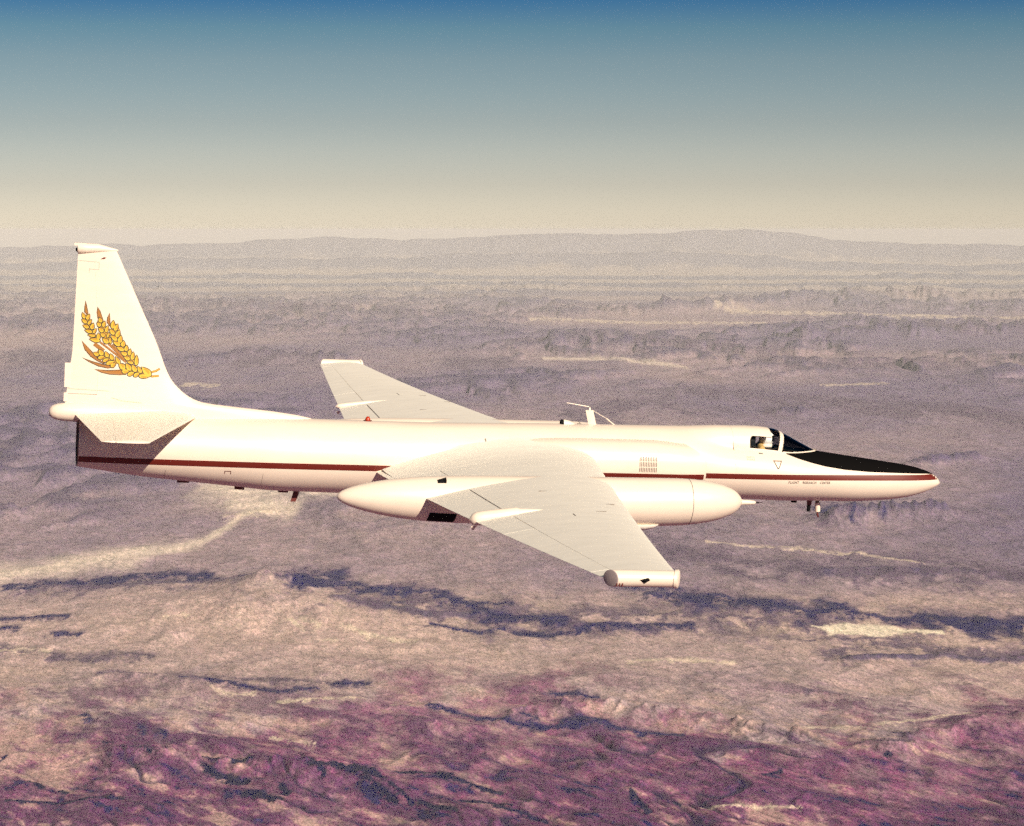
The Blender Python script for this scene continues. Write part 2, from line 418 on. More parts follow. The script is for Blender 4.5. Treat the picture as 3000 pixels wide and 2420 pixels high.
def build_terrain():
    # rows by range (km), finer where the land is close enough to show it; columns by bearing
    rows = [0.0, 1.0, 2.0, 3.5, 5.0, 6.5, 8.0, 9.2, 10.2]
    r = 10.8
    while r < 420:
        rows.append(r)
        r += max(min(r*r/3.0 * 2.45/7109, 0.0085*r), 0.010)
    rows = np.array(rows)
    fine = np.linspace(-13.6, 13.6, 1000)
    side = 13.6 + np.cumsum(np.linspace(0.06, 3.4, 96)); side = side * 1.0
    side = 13.6 + (side - 13.6) * (166.4 / (side[-1] - 13.6))
    az = np.concatenate([-side[::-1][:-0 or None], fine, side])
    az[0] = -180.0; az[-1] = 180.0
    R, AZ = np.meshgrid(rows, np.radians(az), indexing='ij')
    u = R * np.sin(AZ); v = R * np.cos(AZ)
    shape = u.shape
    # coarse warp noise used to break outlines up
    W1 = fbm(u*0.5, v*0.16, 4); W2 = fbm(u*2.3 + 40, v*0.7 - 13, 4); W3 = fbm(u*7 + 3, v*2.2 + 7, 4, 0.62)
    far = sstep(14, 120, R)
    deg = np.degrees(AZ)
    # ---- relief: plains with low, dark, weathered ranges standing on them
    belt = fbm(u*0.060 + 3.1, v*0.040 + 1.7, 4)
    mount = sstep(-0.12, 0.22, belt + 0.12*sstep(22, 40, v)) * sstep(20.5, 25, R)
    RM = ridged(u*0.50 + 0.5*W1, v*0.24 + 0.3*W1, 7, 0.52)
    z = 0.026 * fbm(u*0.35, v*0.35, 6, 0.55) * (1 + 2*far)
    z += mount * (0.08 + 0.10*far) * sstep(0.35, 1.1, RM) * RM
    z += 0.013 * ridged(u*1.5, v*1.1, 6, 0.55)
    near = sstep(17.2, 13.8, v + 0.6*W1 + 0.5*W2)
    # gullied badlands in the foreground, running down to the right
    a_ = radians(-26); gu = u*cos(a_) + v*0.40*sin(a_); gv = -u*sin(a_) + v*0.40*cos(a_)
    RG = ridged(gu*0.45 + 0.3*W1, gv*1.5 + 0.25*W1, 6, 0.52)
    z += near * (0.036 * RG + 0.02*W2)
    hillcol = np.zeros(shape)
    for hi, (pts, hh, ww) in enumerate(HILLS):
        um = [p[0] for p in pts]; vm = [p[1] for p in pts]
        k = 5*ww
        box = (u > min(um)-k) & (u < max(um)+k) & (v > min(vm)-k*3) & (v < max(vm)+k*3)
        if not box.any(): continue
        d = seg_dist(u[box] + ww*0.4*W2[box], v[box] + ww*1.0*W2[box], pts, 1.6)
        n_ = 0.80 + 0.4*W1[box] + 0.12*W2[box] + (0.14 if hi < 2 else 0.30)*ridged(u[box]/ww*0.8, v[box]/ww*0.45, 5, 0.55)
        z[box] += hh * np.exp(-(d/ww)**1.35) * np.clip(n_, 0.2, 1.6)
        if hi > 1 and vm[0] > 16.5: hillcol[box] = np.maximum(hillcol[box], sstep(0.30, 0.75, np.exp(-(d/ww)**1.35) + 0.25*W3[box] + 0.15*W2[box]))
    # ranges one behind the other out to the skyline, closing the horizon on every side
    zr = np.zeros(shape); hr = np.zeros(shape)
    for q, (Rl, wl, prof) in enumerate(RANGES):
        sa = np.array([s[0] for s in prof]); sh = np.array([s[1] for s in prof])
        h = np.interp(deg, sa, sh)
        out = np.abs(deg) > 15
        h = np.where(out, sh.mean() * (0.93 + 0.25*gnoise(deg*0.23, deg*0 + 3*q)), h)
        rough_ = (3.05 - h) * 0.10 + 0.03
        h = h + rough_*(0.8*gnoise(deg*1.1 + 9*q, R*0.03) + 0.55*gnoise(deg*2.9, R*0.07 + q) + 0.5*fbm(u*0.22 + q, v*0.22, 4, 0.5))
        dR = (R - Rl - 0.35*wl*gnoise(deg*0.8, deg*0 + 4*q)) / wl
        spur = 1 + (0.22*ridged(u*0.08 + q, v*0.08, 4, 0.45) - 0.12)*np.clip(np.abs(dR), 0, 1)
        zr = np.maximum(zr, np.minimum(h, 3.015) * np.exp(-np.abs(dR)**1.5) * np.clip(spur, 0, 1.1))
        hr = np.maximum(hr, np.exp(-np.abs(dR)**1.5))
    z = np.maximum(z * (1 - 0.6*sstep(90, 165, R)), zr)
    z = np.where(R > 210, np.minimum(z, 3.0), z)
    # ---- colour of the ground, with gully shade painted into the foreground
    plain = np.array([0.55, 0.395, 0.325]); scrub = np.array([0.165, 0.122, 0.200]); rock = np.array([0.225, 0.070, 0.150]); lava = np.array([0.012, 0.009, 0.080]); sand = np.array([0.72, 0.58, 0.43]); varnish = np.array([0.070, 0.052, 0.115])
    C = np.zeros(shape + (3,), np.float32)
    k = fbm(u*0.11+9, v*0.05, 6, 0.55) + 0.14*W3
    base_t = np.interp(v, [9, 13, 15.5, 18.2, 19.6, 21, 24, 30, 40, 70, 120], [0.5, 0.45, 0.25, 0.14, 0.35, 0.62, 0.74, 0.86, 0.88, 0.80, 0.7])
    base_t = base_t + 0.25*sstep(-0.8, 1.6, u)*sstep(19.2, 20.2, v)*sstep(30, 26, v)
    k = np.clip(base_t + k*0.55, 0, 1)[..., None]
    C[:] = plain*(1-k) + scrub*k
    # desert varnish darkens the ranges themselves, crests most
    km = np.maximum(mount * sstep(0.75, 1.25, RM + 0.3*W3 + 0.3*W2) * 0.85, hillcol*0.95)[..., None]
    C = C*(1-km) + varnish*km
    # reddish badlands in front, their edge winding between the spurs
    eu = np.interp(u, [-3.6, -2.6, -1.2, -0.3, 0.6, 1.2, 1.9, 2.3, 2.9, 3.4], [14.6, 14.3, 14.9, 15.4, 15.3, 14.5, 13.9, 13.9, 14.5, 14.7])
    kr = sstep(0.45, -0.45, v - eu + 1.5*W2 + 1.0*W1 + 0.8*W3) * (0.8 + 0.6*W3 + 0.3*W1)
    kr = np.clip(kr, 0, 1)[..., None]
    C = C*(1-kr) + rock*kr
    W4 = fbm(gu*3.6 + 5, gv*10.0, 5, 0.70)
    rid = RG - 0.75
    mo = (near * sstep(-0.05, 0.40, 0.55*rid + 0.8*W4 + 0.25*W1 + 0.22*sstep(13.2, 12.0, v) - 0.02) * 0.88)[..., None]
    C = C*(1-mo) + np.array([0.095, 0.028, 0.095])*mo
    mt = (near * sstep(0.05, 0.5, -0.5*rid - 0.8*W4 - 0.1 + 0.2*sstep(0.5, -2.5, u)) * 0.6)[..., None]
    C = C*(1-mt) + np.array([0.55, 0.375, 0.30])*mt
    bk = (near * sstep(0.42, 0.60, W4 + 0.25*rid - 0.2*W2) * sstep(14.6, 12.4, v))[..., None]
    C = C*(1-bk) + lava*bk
    # thin eroded cracks along the slopes and faint dry washes on the plain
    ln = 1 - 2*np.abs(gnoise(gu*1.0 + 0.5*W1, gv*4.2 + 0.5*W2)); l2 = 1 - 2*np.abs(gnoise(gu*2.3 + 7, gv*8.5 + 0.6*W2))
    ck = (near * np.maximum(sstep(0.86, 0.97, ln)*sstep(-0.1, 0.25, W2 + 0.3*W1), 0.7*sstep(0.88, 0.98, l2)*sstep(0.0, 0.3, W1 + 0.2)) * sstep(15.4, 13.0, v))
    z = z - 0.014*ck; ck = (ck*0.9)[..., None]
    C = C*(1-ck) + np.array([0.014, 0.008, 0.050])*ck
    wl_ = 1 - 2*np.abs(gnoise(u*0.5 + 0.8*W1 + 2, v*0.30 + 0.5*W2)); ws = (sstep(0.88, 0.98, wl_) * (1-near) * sstep(60, 20, R) * np.clip(0.5 + W1, 0, 1) * 0.5)[..., None]
    C = C*(1-ws) + np.array([0.13, 0.10, 0.15])*ws
    C = C * np.clip(1 + 0.14*W2 + 0.16*W3, 0.6, 1.5)[..., None]
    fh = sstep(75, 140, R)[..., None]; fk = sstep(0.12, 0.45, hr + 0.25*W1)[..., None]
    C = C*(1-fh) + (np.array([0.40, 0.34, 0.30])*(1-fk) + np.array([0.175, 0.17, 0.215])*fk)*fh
    lake = np.zeros(shape, np.float32)
    def apply(feats, col, soft, strength, lk=False, rough=1.0):
        nonlocal C, lake
        for pts, A, w in feats:
            um = [p[0] for p in pts]; vm = [p[1] for p in pts]; kx = 3*w + 0.05
            box = (u > min(um)-kx) & (u < max(um)+kx) & (v > min(vm)-kx*A) & (v < max(vm)+kx*A)
            if not box.any(): continue
            wu, wv = W3[box], W2[box]
            sx = u[box]/w; sy = v[box]/(w*A)
            n1 = fbm(sx*0.22 + 3, sy*0.45, 5, 0.75); n2 = fbm(sx*0.13 + 50, sy*0.35 + 9, 5, 0.72)
            d = seg_dist(u[box] + w*rough*(2.2*n2 + 0.8*wu), v[box] + w*A*rough*(1.1*n1 + 0.5*wu), pts, A) / np.clip(1.45 + rough*(1.9*n2 + 1.1*n1), 0.15, 3.0)
            sp = np.clip(1.2 + rough*(1.0*wu + 0.4*wv) - 0.3*rough*np.clip(d/w, 0, 1.5), 0, 1.25)
            m = sstep(1.15, 1.15 - soft, d / w) * np.clip(strength*sp, 0, 1)
            m = m.astype(np.float32)
            C[box] = C[box]*(1 - m[:, None]) + np.asarray(col, np.float32)*m[:, None]
            if lk: lake[box] = np.maximum(lake[box], m)
    apply(FEATURES_MID, (0.115, 0.078, 0.125), 1.0, 0.75)
    apply(FEATURES_PALE[3:8], (0.66, 0.54, 0.44), 1.3, 0.95, False, 0.22)
    apply([f for f in FEATURES_PALE[8:] if f[0][0][1] < 60], sand, 1.0, 0.6)
    apply([f for f in FEATURES_PALE[8:] if f[0][0][1] >= 60], sand, 1.1, 0.6)
    apply([(f[0], f[1], f[2]*2.6) for f in FEATURES_DARK if f[0][0][1] > 13.9], (0.115, 0.070, 0.130), 1.15, 0.62, False, 1.0)
    apply([(f[0], f[1], f[2]*1.65) for f in FEATURES_DARK if f[0][0][1] > 13.9], lava, 1.0, 1.5, False, 0.95)  # lava bands; a few small gully shadows are painted with the same colour
    apply([(f[0], f[1], f[2]*0.72) for f in FEATURES_DARK if f[0][0][1] <= 13.9], (0.006, 0.005, 0.048), 0.6, 1.6, False, 0.65)  # shadows of the near gullies, painted near-black into the ground colour
    apply(FEATURES_PALE[:3], (0.78, 0.66, 0.50), 0.5, 1.0, True, 0.3)
    X = u*1000; Y = v*1000
    c, s = cos(HEADING), sin(HEADING)
    co = np.empty(shape + (3,), np.float32)
    co[..., 0] = X*c - Y*s + CAM_LOC.x; co[..., 1] = X*s + Y*c + CAM_LOC.y; co[..., 2] = z*1000 + GROUND_Z
    return rows, az, co, C, lake, R, u, v, z

def ground_material(name):
    m = bpy.data.materials.new(name); m.use_nodes = True
    n, l = m.node_tree.nodes, m.node_tree.links
    b = n["Principled BSDF"]; b.inputs["Roughness"].default_value = 0.95; b.inputs["Specular IOR Level"].default_value = 0.1
    at = n.new("ShaderNodeAttribute"); at.attribute_name = "soil"
    ge = n.new("ShaderNodeNewGeometry")
    prev = at.outputs["Color"]
    for sc, det, lo, hi in ((0.0045, 5, 0.84, 1.18), (0.022, 4, 0.70, 1.32), (0.09, 2, 0.55, 1.5)):
        mp = n.new("ShaderNodeMapping"); mp.inputs["Scale"].default_value = (sc, sc*0.42, sc)
        mp.inputs["Rotation"].default_value = (0, 0, -HEADING)
        ns = n.new("ShaderNodeTexNoise"); ns.inputs["Scale"].default_value = 1.0; ns.inputs["Detail"].default_value = det; ns.inputs["Roughness"].default_value = 0.7
        l.new(ge.outputs["Position"], mp.inputs[0]); l.new(mp.outputs[0], ns.inputs["Vector"])
        # three channels vary on their own: soil, scrub and rock of slightly different hue
        mr = n.new("ShaderNodeMapRange"); mr.data_type = 'FLOAT_VECTOR'
        mr.inputs[7].default_value = (0.34, 0.34, 0.34); mr.inputs[8].default_value = (0.66, 0.66, 0.66)
        mr.inputs[9].default_value = (lo, lo, lo); mr.inputs[10].default_value = (hi, hi, hi)
        mv = n.new("ShaderNodeMixRGB"); mv.inputs[0].default_value = 0.10
        l.new(ns.outputs["Fac"], mv.inputs[1]); l.new(ns.outputs["Color"], mv.inputs[2])
        l.new(mv.outputs[0], mr.inputs[6])
        mx = n.new("ShaderNodeMixRGB"); mx.blend_type = 'MULTIPLY'; mx.inputs[0].default_value = 1.0
        l.new(prev, mx.inputs[1]); l.new(mr.outputs[1], mx.inputs[2]); prev = mx.outputs[0]
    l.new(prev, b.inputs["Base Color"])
    return m

def split_terrain():
    rows, az, co, C, lake, R, u, v, z = build_terrain()
    nr, nc = R.shape
    idx = np.arange(nr*nc).reshape(nr, nc)
    q = np.stack([idx[:-1, :-1], idx[:-1, 1:], idx[1:, 1:], idx[1:, :-1]], -1).reshape(-1, 4)
    def fc(a): return (0.25*(a[:-1, :-1] + a[:-1, 1:] + a[1:, 1:] + a[1:, :-1])).reshape(-1)
    fu, fv, fl, fR = fc(u), fc(v), fc(lake), fc(R)
    lab = np.zeros(len(q), np.int8)
    lab[fR > 92] = 1                                                    # the far mountain range
    hu, hv = HILLS[0][0][0]
    lab[((fu - hu)**2 + ((fv - hv)/1.5)**2) < 1.0**2] = 2               # the conical hill
    lk = FEATURES_PALE[0][0]
    lab[(fl > 0.5) & (fu > lk[0][0]-0.5) & (fu < lk[-1][0]+0.6) & (np.abs(fv - lk[1][1]) < 1.3)] = 3   # dry lake
    mat = ground_material("desert_soil")
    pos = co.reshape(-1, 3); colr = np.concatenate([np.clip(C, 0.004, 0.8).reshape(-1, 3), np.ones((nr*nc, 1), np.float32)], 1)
    for li, (name, label) in enumerate((("ground", "tan and mauve desert plain with dark lava streaks and painted gully shade below the aircraft"),
                                        ("mountain_range", "hazy blue-grey mountain range along the horizon"),
                                        ("hill", "pale conical desert hill with light erosion streaks at lower left"),
                                        ("dry_lake", "small bright cream dry lake bed beside dark lava at right"))):
        f = q[lab == li]
        used, inv = np.unique(f, return_inverse=True)
        f = inv.reshape(-1, 4)
        me = bpy.data.meshes.new(name)
        me.vertices.add(len(used)); me.vertices.foreach_set("co", pos[used].ravel())
        me.loops.add(len(f)*4); me.loops.foreach_set("vertex_index", f.ravel().astype(np.int32))
        me.polygons.add(len(f)); me.polygons.foreach_set("loop_start", (np.arange(len(f))*4).astype(np.int32))
        me.update(calc_edges=True)
        me.polygons.foreach_set("use_smooth", np.ones(len(f), bool))
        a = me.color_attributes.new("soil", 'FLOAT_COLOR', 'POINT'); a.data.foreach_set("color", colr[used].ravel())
        me.materials.append(mat)
        tag(link(bpy.data.objects.new(name, me)), label, kind="structure")
split_terrain()

# ------------------------------------------------------------------ haze: one closed box of even, pale air
def build_haze():
    top = CAM_LOC.z + 45.0; bot = GROUND_Z - 400.0; e = 440000.0
    x, y = CAM_LOC.x, CAM_LOC.y
    m = bpy.data.materials.new("haze_air"); m.use_nodes = True
    n, l = m.node_tree.nodes, m.node_tree.links; n.clear()
    o = n.new("ShaderNodeOutputMaterial"); p = n.new("ShaderNodeVolumePrincipled")
    p.inputs["Color"].default_value = (0.94, 0.91, 0.885, 1); p.inputs["Density"].default_value = HAZE_DENSITY; p.inputs["Anisotropy"].default_value = -0.15
    l.new(p.outputs[0], o.inputs["Volume"])
    h = MB().box((x-e, y-e, bot), (x+e, y+e, top)).build("haze", m, smooth=False)
    tag(h, "pale dusty haze over the desert", kind="stuff")
HAZE_DENSITY = 5.8e-6
build_haze()

# ------------------------------------------------------------------ the aircraft (x forward, y to port, z up, metres)
PLANE_ROT = Euler((radians(2.654), radians(2.498), radians(0.129)), 'XYZ')
plane = bpy.data.objects.new("jet_aircraft", None)
COL.objects.link(plane)
plane.rotation_euler = PLANE_ROT
tag(plane, "white single-seat jet aircraft with long wings, dark red stripe and wheat tail emblem", "aircraft")

zt_aft = pchip([-9.335,-8.06,-7.06,-6.09,-5.33,-4.22,-2.55,.363,3.72,4.30],[.621,.682,.723,.749,.763,.757,.746,.795,.834,.862])
zt_fwd = pchip([4.30,5.0,5.6,6.3,7.04,7.905,8.377,8.77,9.0,9.12,9.184],[.545,.500,.432,.366,.274,.168,.104,.016,-.076,-.16,-.245])
zb_f = pchip([-9.335,-8.06,-7.06,-6.09,-5.33,-4.22,-2.55,.363,3.72,4.59,5.6,6.3,7.04,7.9,8.377,8.77,9.0,9.12,9.184],[-.328,-.5,-.589,-.673,-.735,-.754,-.77,-.753,-.707,-.704,-.723,-.713,-.71,-.664,-.603,-.498,-.404,-.34,-.29])
hw_f = pchip([-9.335,-8.06,-7.06,-6.09,-5.33,-4.22,-2.55,.363,3.72,4.6,5.6,6.3,7.04,7.9,8.377,8.77,9.0,9.12,9.184],[.474,.591,.656,.711,.749,.756,.77,.77,.765,.75,.70,.64,.56,.45,.37,.265,.17,.10,.02])
zw_f = pchip([-9.335,-7.06,-4.22,-2.55,.363,3.72,4.3,5.0,5.6,6.3,7.04,7.9,8.77,9.184],[.146,.067,.002,-.012,.021,.05,0,-.05,-.12,-.17,-.22,-.25,-.243,-.267])
def zt_f(x): return zt_aft(x) if x <= 4.30 else zt_fwd(x)
def fus_pt(x, a, off=0.0):
    """a: 0 = starboard, pi/2 = top"""
    zw = zw_f(x); hu = (zt_f(x) - zw) if sin(a) >= 0 else (zw - zb_f(x))
    y, z = -(hw_f(x) + off) * cos(a), (hu + off) * sin(a)
    if 3.2 < x <= 4.30 and z > 0:                  # the spine runs smoothly into the shape of the canopy and its sills
        w = (x - 3.2) / 1.1; w = w*w*(3 - 2*w); r = math.hypot(y, z)
        k = 1 - w + w * (shoulder(math.atan2(z, abs(y))) - (zw_f(x) - zw_f(4.30)) * z / max(r, 1e-6)) / max(r - off, 1e-6)
        y, z = y*k, z*k
    return (x, y, zw + z)
_SH = []
def shoulder(th):
    if not _SH:
        zw = zw_f(4.30); pts = []
        for i in range(181):
            a = pi/2 * i/180
            pts.append((hw_f(4.301)*cos(a), (zt_fwd(4.301) - zw)*sin(a)))
            p = can_pt(4.302, i/360); pts.append((abs(p[1]), p[2] - zw))
        best = [0.0]*91
        for y, z in pts:
            t = int(round(math.degrees(math.atan2(max(z, 0), y)))); best[t] = max(best[t], math.hypot(y, z))
        for i in range(91):
            if best[i] == 0: best[i] = best[i-1]
        for _ in range(3): best = [best[0]] + [(best[i-1] + 2*best[i] + best[i+1])/4 for i in range(1, 90)] + [best[90]]
        _SH.extend(best)
    return float(np.interp(math.degrees(th), range(91), _SH))
def fus_ang(x, z):
    zw = zw_f(x); s = (z - zw) / ((zt_f(x) - zw) if z >= zw else (zw - zb_f(x)))
    return math.asin(max(-1, min(1, s)))
def on_fus(x, z, off=0.004, side=-1):
    p = fus_pt(x, fus_ang(x, z), off)
    return (p[0], p[1] * (-side), p[2])

CK0, CK1 = 4.42, 6.00           # cockpit opening
def build_fuselage():
    xs = list(np.arange(-9.335, 4.29, 0.09)) + [4.30, 4.301] + list(np.arange(4.36, 9.0, 0.045)) + [9.03, 9.06, 9.09, 9.12, 9.14, 9.16, 9.175, 9.184]
    N = 96; v = []; f = []
    for x in xs:
        for k in range(N):
            v.append(fus_pt(x, 2*pi*(k + 0.5)/N))
    for i in range(len(xs) - 1):
        for j in range(N):
            a = i*N + j; b = i*N + (j+1) % N
            xm = 0.5*(xs[i] + xs[i+1]); am = 2*pi*(j+1)/N
            p = fus_pt(xm, am)
            if CK0 < xm < CK1 and sin(am) > 0 and abs(p[1]) < cw(xm) - 0.07:
                continue
            f.append((a, a+N, b+N, b))
    f.append(tuple((len(xs)-1)*N + j for j in range(N)))
    o = mesh_obj("fuselage", v, f, M_WHITE, plane)
    # exhaust: rim and pipe
    e = MB(); n = 48
    ring = lambda x, k: [fus_pt(x, 2*pi*j/n) if k == 1 else (x, fus_pt(x, 2*pi*j/n)[1]*k, zw_f(-9.33) + (fus_pt(x, 2*pi*j/n)[2] - zw_f(-9.33))*k) for j in range(n)]
    e.loft([ring(-9.335, 1.0), ring(-9.36, 0.985), ring(-9.35, 0.93), ring(-8.9, 0.86), ring(-8.6, 0.4)], cap0=False, cap1=True)
    e.build("exhaust_pipe", M_METAL, o)
    MB().tube((-8.95, 0, .14), (-8.62, 0, .14), .36, .34, 32).build("turbine_face", M_DARK, o)
    # dark red stripe in lengths, both sides
    for side in (-1, 1):
        def strip(x0, x1, z0, z1, slant=0.0):
            P = []
            for i in range(int((x1-x0)/0.06) + 2):
                t = i / (int((x1-x0)/0.06) + 1); row = []
                for q in range(6):
                    w = q/5; x = x0 + (x1 - x0 + slant*w) * t
                    row.append(on_fus(x, z0 + (z1-z0)*w, 0.004, side))
                P.append(row if side < 0 else row[::-1])
            MB().grid(P).build("stripe", M_RED, o)
        strip(-9.33, -3.35, -.19, -.068, slant=0.42)
        strip(3.58, 9.09, -.185, -.072)
        # matt black panel on the top of the nose
        P = []
        for i in range(90):
            x = 5.50 + (9.08 - 5.50) * i / 89
            zl = np.interp(x, [5.50, 5.75, 6.05, 6.35, 6.8, 7.4, 8.2, 8.8, 9.08], [.33, .245, .165, .10, .035, -.01, -.035, -.055, -.085])
            zl = min(zl, zt_f(x) - 0.004); a0 = fus_ang(x, zl)
            row = [fus_pt(x, a0 + (pi/2 - a0) * q / 14, 0.003) for q in range(15)]
            if side > 0: row = [(p[0], -p[1], p[2]) for p in row][::-1]
            P.append(row)
        MB().grid(P).build("anti_glare_panel", M_BLACK, o)
    return o

# canopy outline: half width of its base and its crown line
cw = pchip([4.30, 4.7, 5.3, 5.7, 6.0, 6.2, 6.29, 6.33], [.45, .46, .43, .36, .26, .15, .07, .0])
ct = pchip([4.30, 4.6, 4.9, 5.05, 5.2, 5.38, 5.50, 5.75, 6.05, 6.25, 6.33], [.862, .868, .864, .853, .838, .805, .748, .628, .480, .388, .355])
def can_base(x):
    w = cw(x)
    return zw_f(x) + (zt_f(max(x, 4.302)) - zw_f(x)) * sqrt(max(0, 1 - (w/hw_f(x))**2)) - 0.02
def can_pt(x, t, off=0.0):
    """t 0..1 from starboard sill over the crown to the port sill"""
    a = pi * t; w = cw(x) + off; zb = can_base(x); h = max(ct(x) - zb, 0.004) + off
    ca, sa = cos(a), sin(a)
    return (x, -w * math.copysign(abs(ca)**0.85, ca), zb + h * abs(sa)**0.85)
def build_canopy():
    nx, nt = 170, 110
    xs = [4.30 + (6.33 - 4.30) * i / nx for i in range(nx + 1)]
    frame, win, wsh = MB(), MB(), MB()
    P = [[can_pt(x, j/nt) for j in range(nt + 1)] for x in xs]
    def kind(x, t):
        tt = min(t, 1 - t)                    # symmetric
        z = can_pt(x, t)[2] - can_base(x); h = ct(x) - can_base(x)
        bow = 5.44 - 0.10 * (1 - sin(pi*t))   # raked windscreen bow
        if bow - 0.035 < x < bow + 0.05: return 0
        if x >= bow + 0.05:
            fr = 0.035 + 0.02*(x-5.5)
            if z < 0.048 or x > 6.285 - 0.05*(1 - sin(pi*t)): return 0
            return 2
        # side windows and the clear crown ahead of the painted sun cap
        x0, zlo = 4.675, 0.055
        zhi = 0.325
        if 5.17 < x: return 1 if z > zlo else 0
        dx = x - x0
        cr = 0.10
        if x > x0 and zlo < z < zhi:
            if dx < cr and z > zhi - cr and (dx - cr)**2 + (z - zhi + cr)**2 > cr*cr: return 0
            return 1
        if x > 5.09 and z > zhi - 0.05 and x > 5.17 - 0.9*(zhi - z): return 1
        return 0
    for i in range(nx):
        for j in range(nt):
            k = kind(0.5*(xs[i] + xs[i+1]), (j + 0.5)/nt)
            (frame, win, wsh)[k].add([P[i][j], P[i][j+1], P[i+1][j+1], P[i+1][j]], [(0, 3, 2, 1)])
    def clean(mb, name, mat, parent):
        o = mb.build(name, mat, parent, smooth=False)
        import bmesh
        b = bmesh.new(); b.from_mesh(o.data); bmesh.ops.remove_doubles(b, verts=b.verts, dist=0.0006); b.to_mesh(o.data); b.free()
        o.data.polygons.foreach_set("use_smooth", [True]*len(o.data.polygons))
        return o
    c = clean(frame, "canopy", M_WHITE, plane)
    sol = c.modifiers.new("thickness", 'SOLIDIFY'); sol.thickness = 0.03; sol.offset = -1
    w_ = clean(win, "canopy_window", M_GLASS, c)
    s_ = clean(wsh, "windshield", M_WSGLASS, c)
    # lower frame rail standing proud of the deck
    for side in (-1, 1):
        P2 = []
        for i in range(60):
            x = 4.46 + (6.325 - 4.46) * i/59
            p = can_pt(x, 0.0, 0.012)
            row = [(p[0], p[1]*-side*-1 if side < 0 else -p[1], p[2] + dz) for dz in (0.052, 0.02, -0.02)]
            row = [(row[0][0], row[0][1]*0.985, row[0][2]), row[1], (row[2][0], row[2][1]*1.0, row[2][2])]
            P2.append(row if side > 0 else row[::-1])
        MB().grid(P2).build("sill_rail", M_WHITE, c)
    return c

def build_cockpit():
    t = MB()
    x0, x1, w, z0 = 4.40, 6.02, 0.37, -0.50
    v = []
    for x in (x0, x1):
        ww = w if x < 5 else 0.20
        v += [(x, -ww, z0), (x, ww, z0), (x, ww, zt_f(max(x, 4.302)) - 0.05 - (0.10 if x < 5 else 0.03)), (x, -ww, zt_f(max(x, 4.302)) - 0.05 - (0.10 if x < 5 else 0.03))]
    t.add(v, [(0, 1, 5, 4), (0, 4, 7, 3), (1, 2, 6, 5), (0, 3, 2, 1), (4, 5, 6, 7)])
    t.box((4.32, -.24, .30), (4.86, .24, .70))
    o = t.build("cockpit_tub", M_GREY, plane, smooth=False)
    g = MB()
    rings = []
    for x, k in ((5.42, .98), (5.46, 1.0), (5.7, .9), (6.0, .8), (6.2, .55)):
        wv = max(cw(x) - 0.05, 0.02); zb = can_base(x) - .03; h = (ct(x) - can_base(x)) * 0.40 * k
        rings.append([(x, wv*cos(pi*q/10), zb + h*sin(pi*q/10)) for q in range(11)])
    g.loft(rings, closed=True)
    g.build("instrument_coaming", M_BLACK, plane)
    s = MB()
    s.box((4.82, -.24, -.40), (5.32, .24, -.24)).box((4.68, -.24, -.30), (4.83, .24, .48)).box((4.66, -.13, .46), (4.82, .13, .70))
    e = s.build("ejection_seat", M_GREY, plane, smooth=False)
    bv = e.modifiers.new("edges", 'BEVEL'); bv.width = 0.03; bv.segments = 2

# ---- lifting surfaces
def foil(xle, zle, xte, zte, tc, n=22, c0=0.0, c1=1.0, camber=0.018, tmax=None):
    """closed section outline between chord fractions c0..c1 as (x, z)"""
    ch = math.hypot(xle - xte, zle - zte); t_ = tc
    def th(s): return 5*t_*(0.2969*sqrt(s) - 0.126*s - 0.3516*s*s + 0.2843*s**3 - 0.1020*s**4)
    def cm(s): return camber*4*s*(1-s)
    ss = [c0 + (c1 - c0) * (0.5 - 0.5*cos(pi*k/(n-1))) if c0 == 0 else c0 + (c1-c0)*k/(n-1) for k in range(n)]
    ux, uz = (xte - xle)/ch, (zte - zle)/ch
    def P(s, up): 
        h = (cm(s) + up*th(s))*ch
        return (xle + ux*s*ch - uz*h*1.0 if False else xle + ux*s*ch + uz*h*0, zle + uz*s*ch + h)
    return [P(s, 1) for s in ss] + [P(s, -1) for s in reversed(ss[1:] if c0 == 0 else ss)]

def wing_edges(y):
    k = max(0.0, (abs(y) - .8) / 14.65); kk = (abs(y) - .8) / 14.65
    le = (1.20 - 2.40*kk, .15 + .27*k**2.5); te = (-3.34 + .975*kk, -.22 + .62*k**1.3)
    return le, te
def wing_sec(y, c0, c1, n=22):
    (xl, zl), (xt, zt) = wing_edges(y)
    tc = 0.115 - 0.03*min(1, abs(y)/15.5)
    return [(x, y, z) for x, z in foil(xl, zl, xt, zt, tc, n, c0, c1)]
def wing_top(y, c):
    (xl, zl), (xt, zt) = wing_edges(y); ch = math.hypot(xl-xt, zl-zt)
    t_ = 0.115 - 0.03*min(1, abs(y)/15.5)
    th = 5*t_*(0.2969*sqrt(c) - 0.126*c - 0.3516*c*c + 0.2843*c**3 - 0.1020*c**4)
    return (xl + (xt-xl)*c, y, zl + (zt-zl)*c + (0.018*4*c*(1-c) + th)*ch)

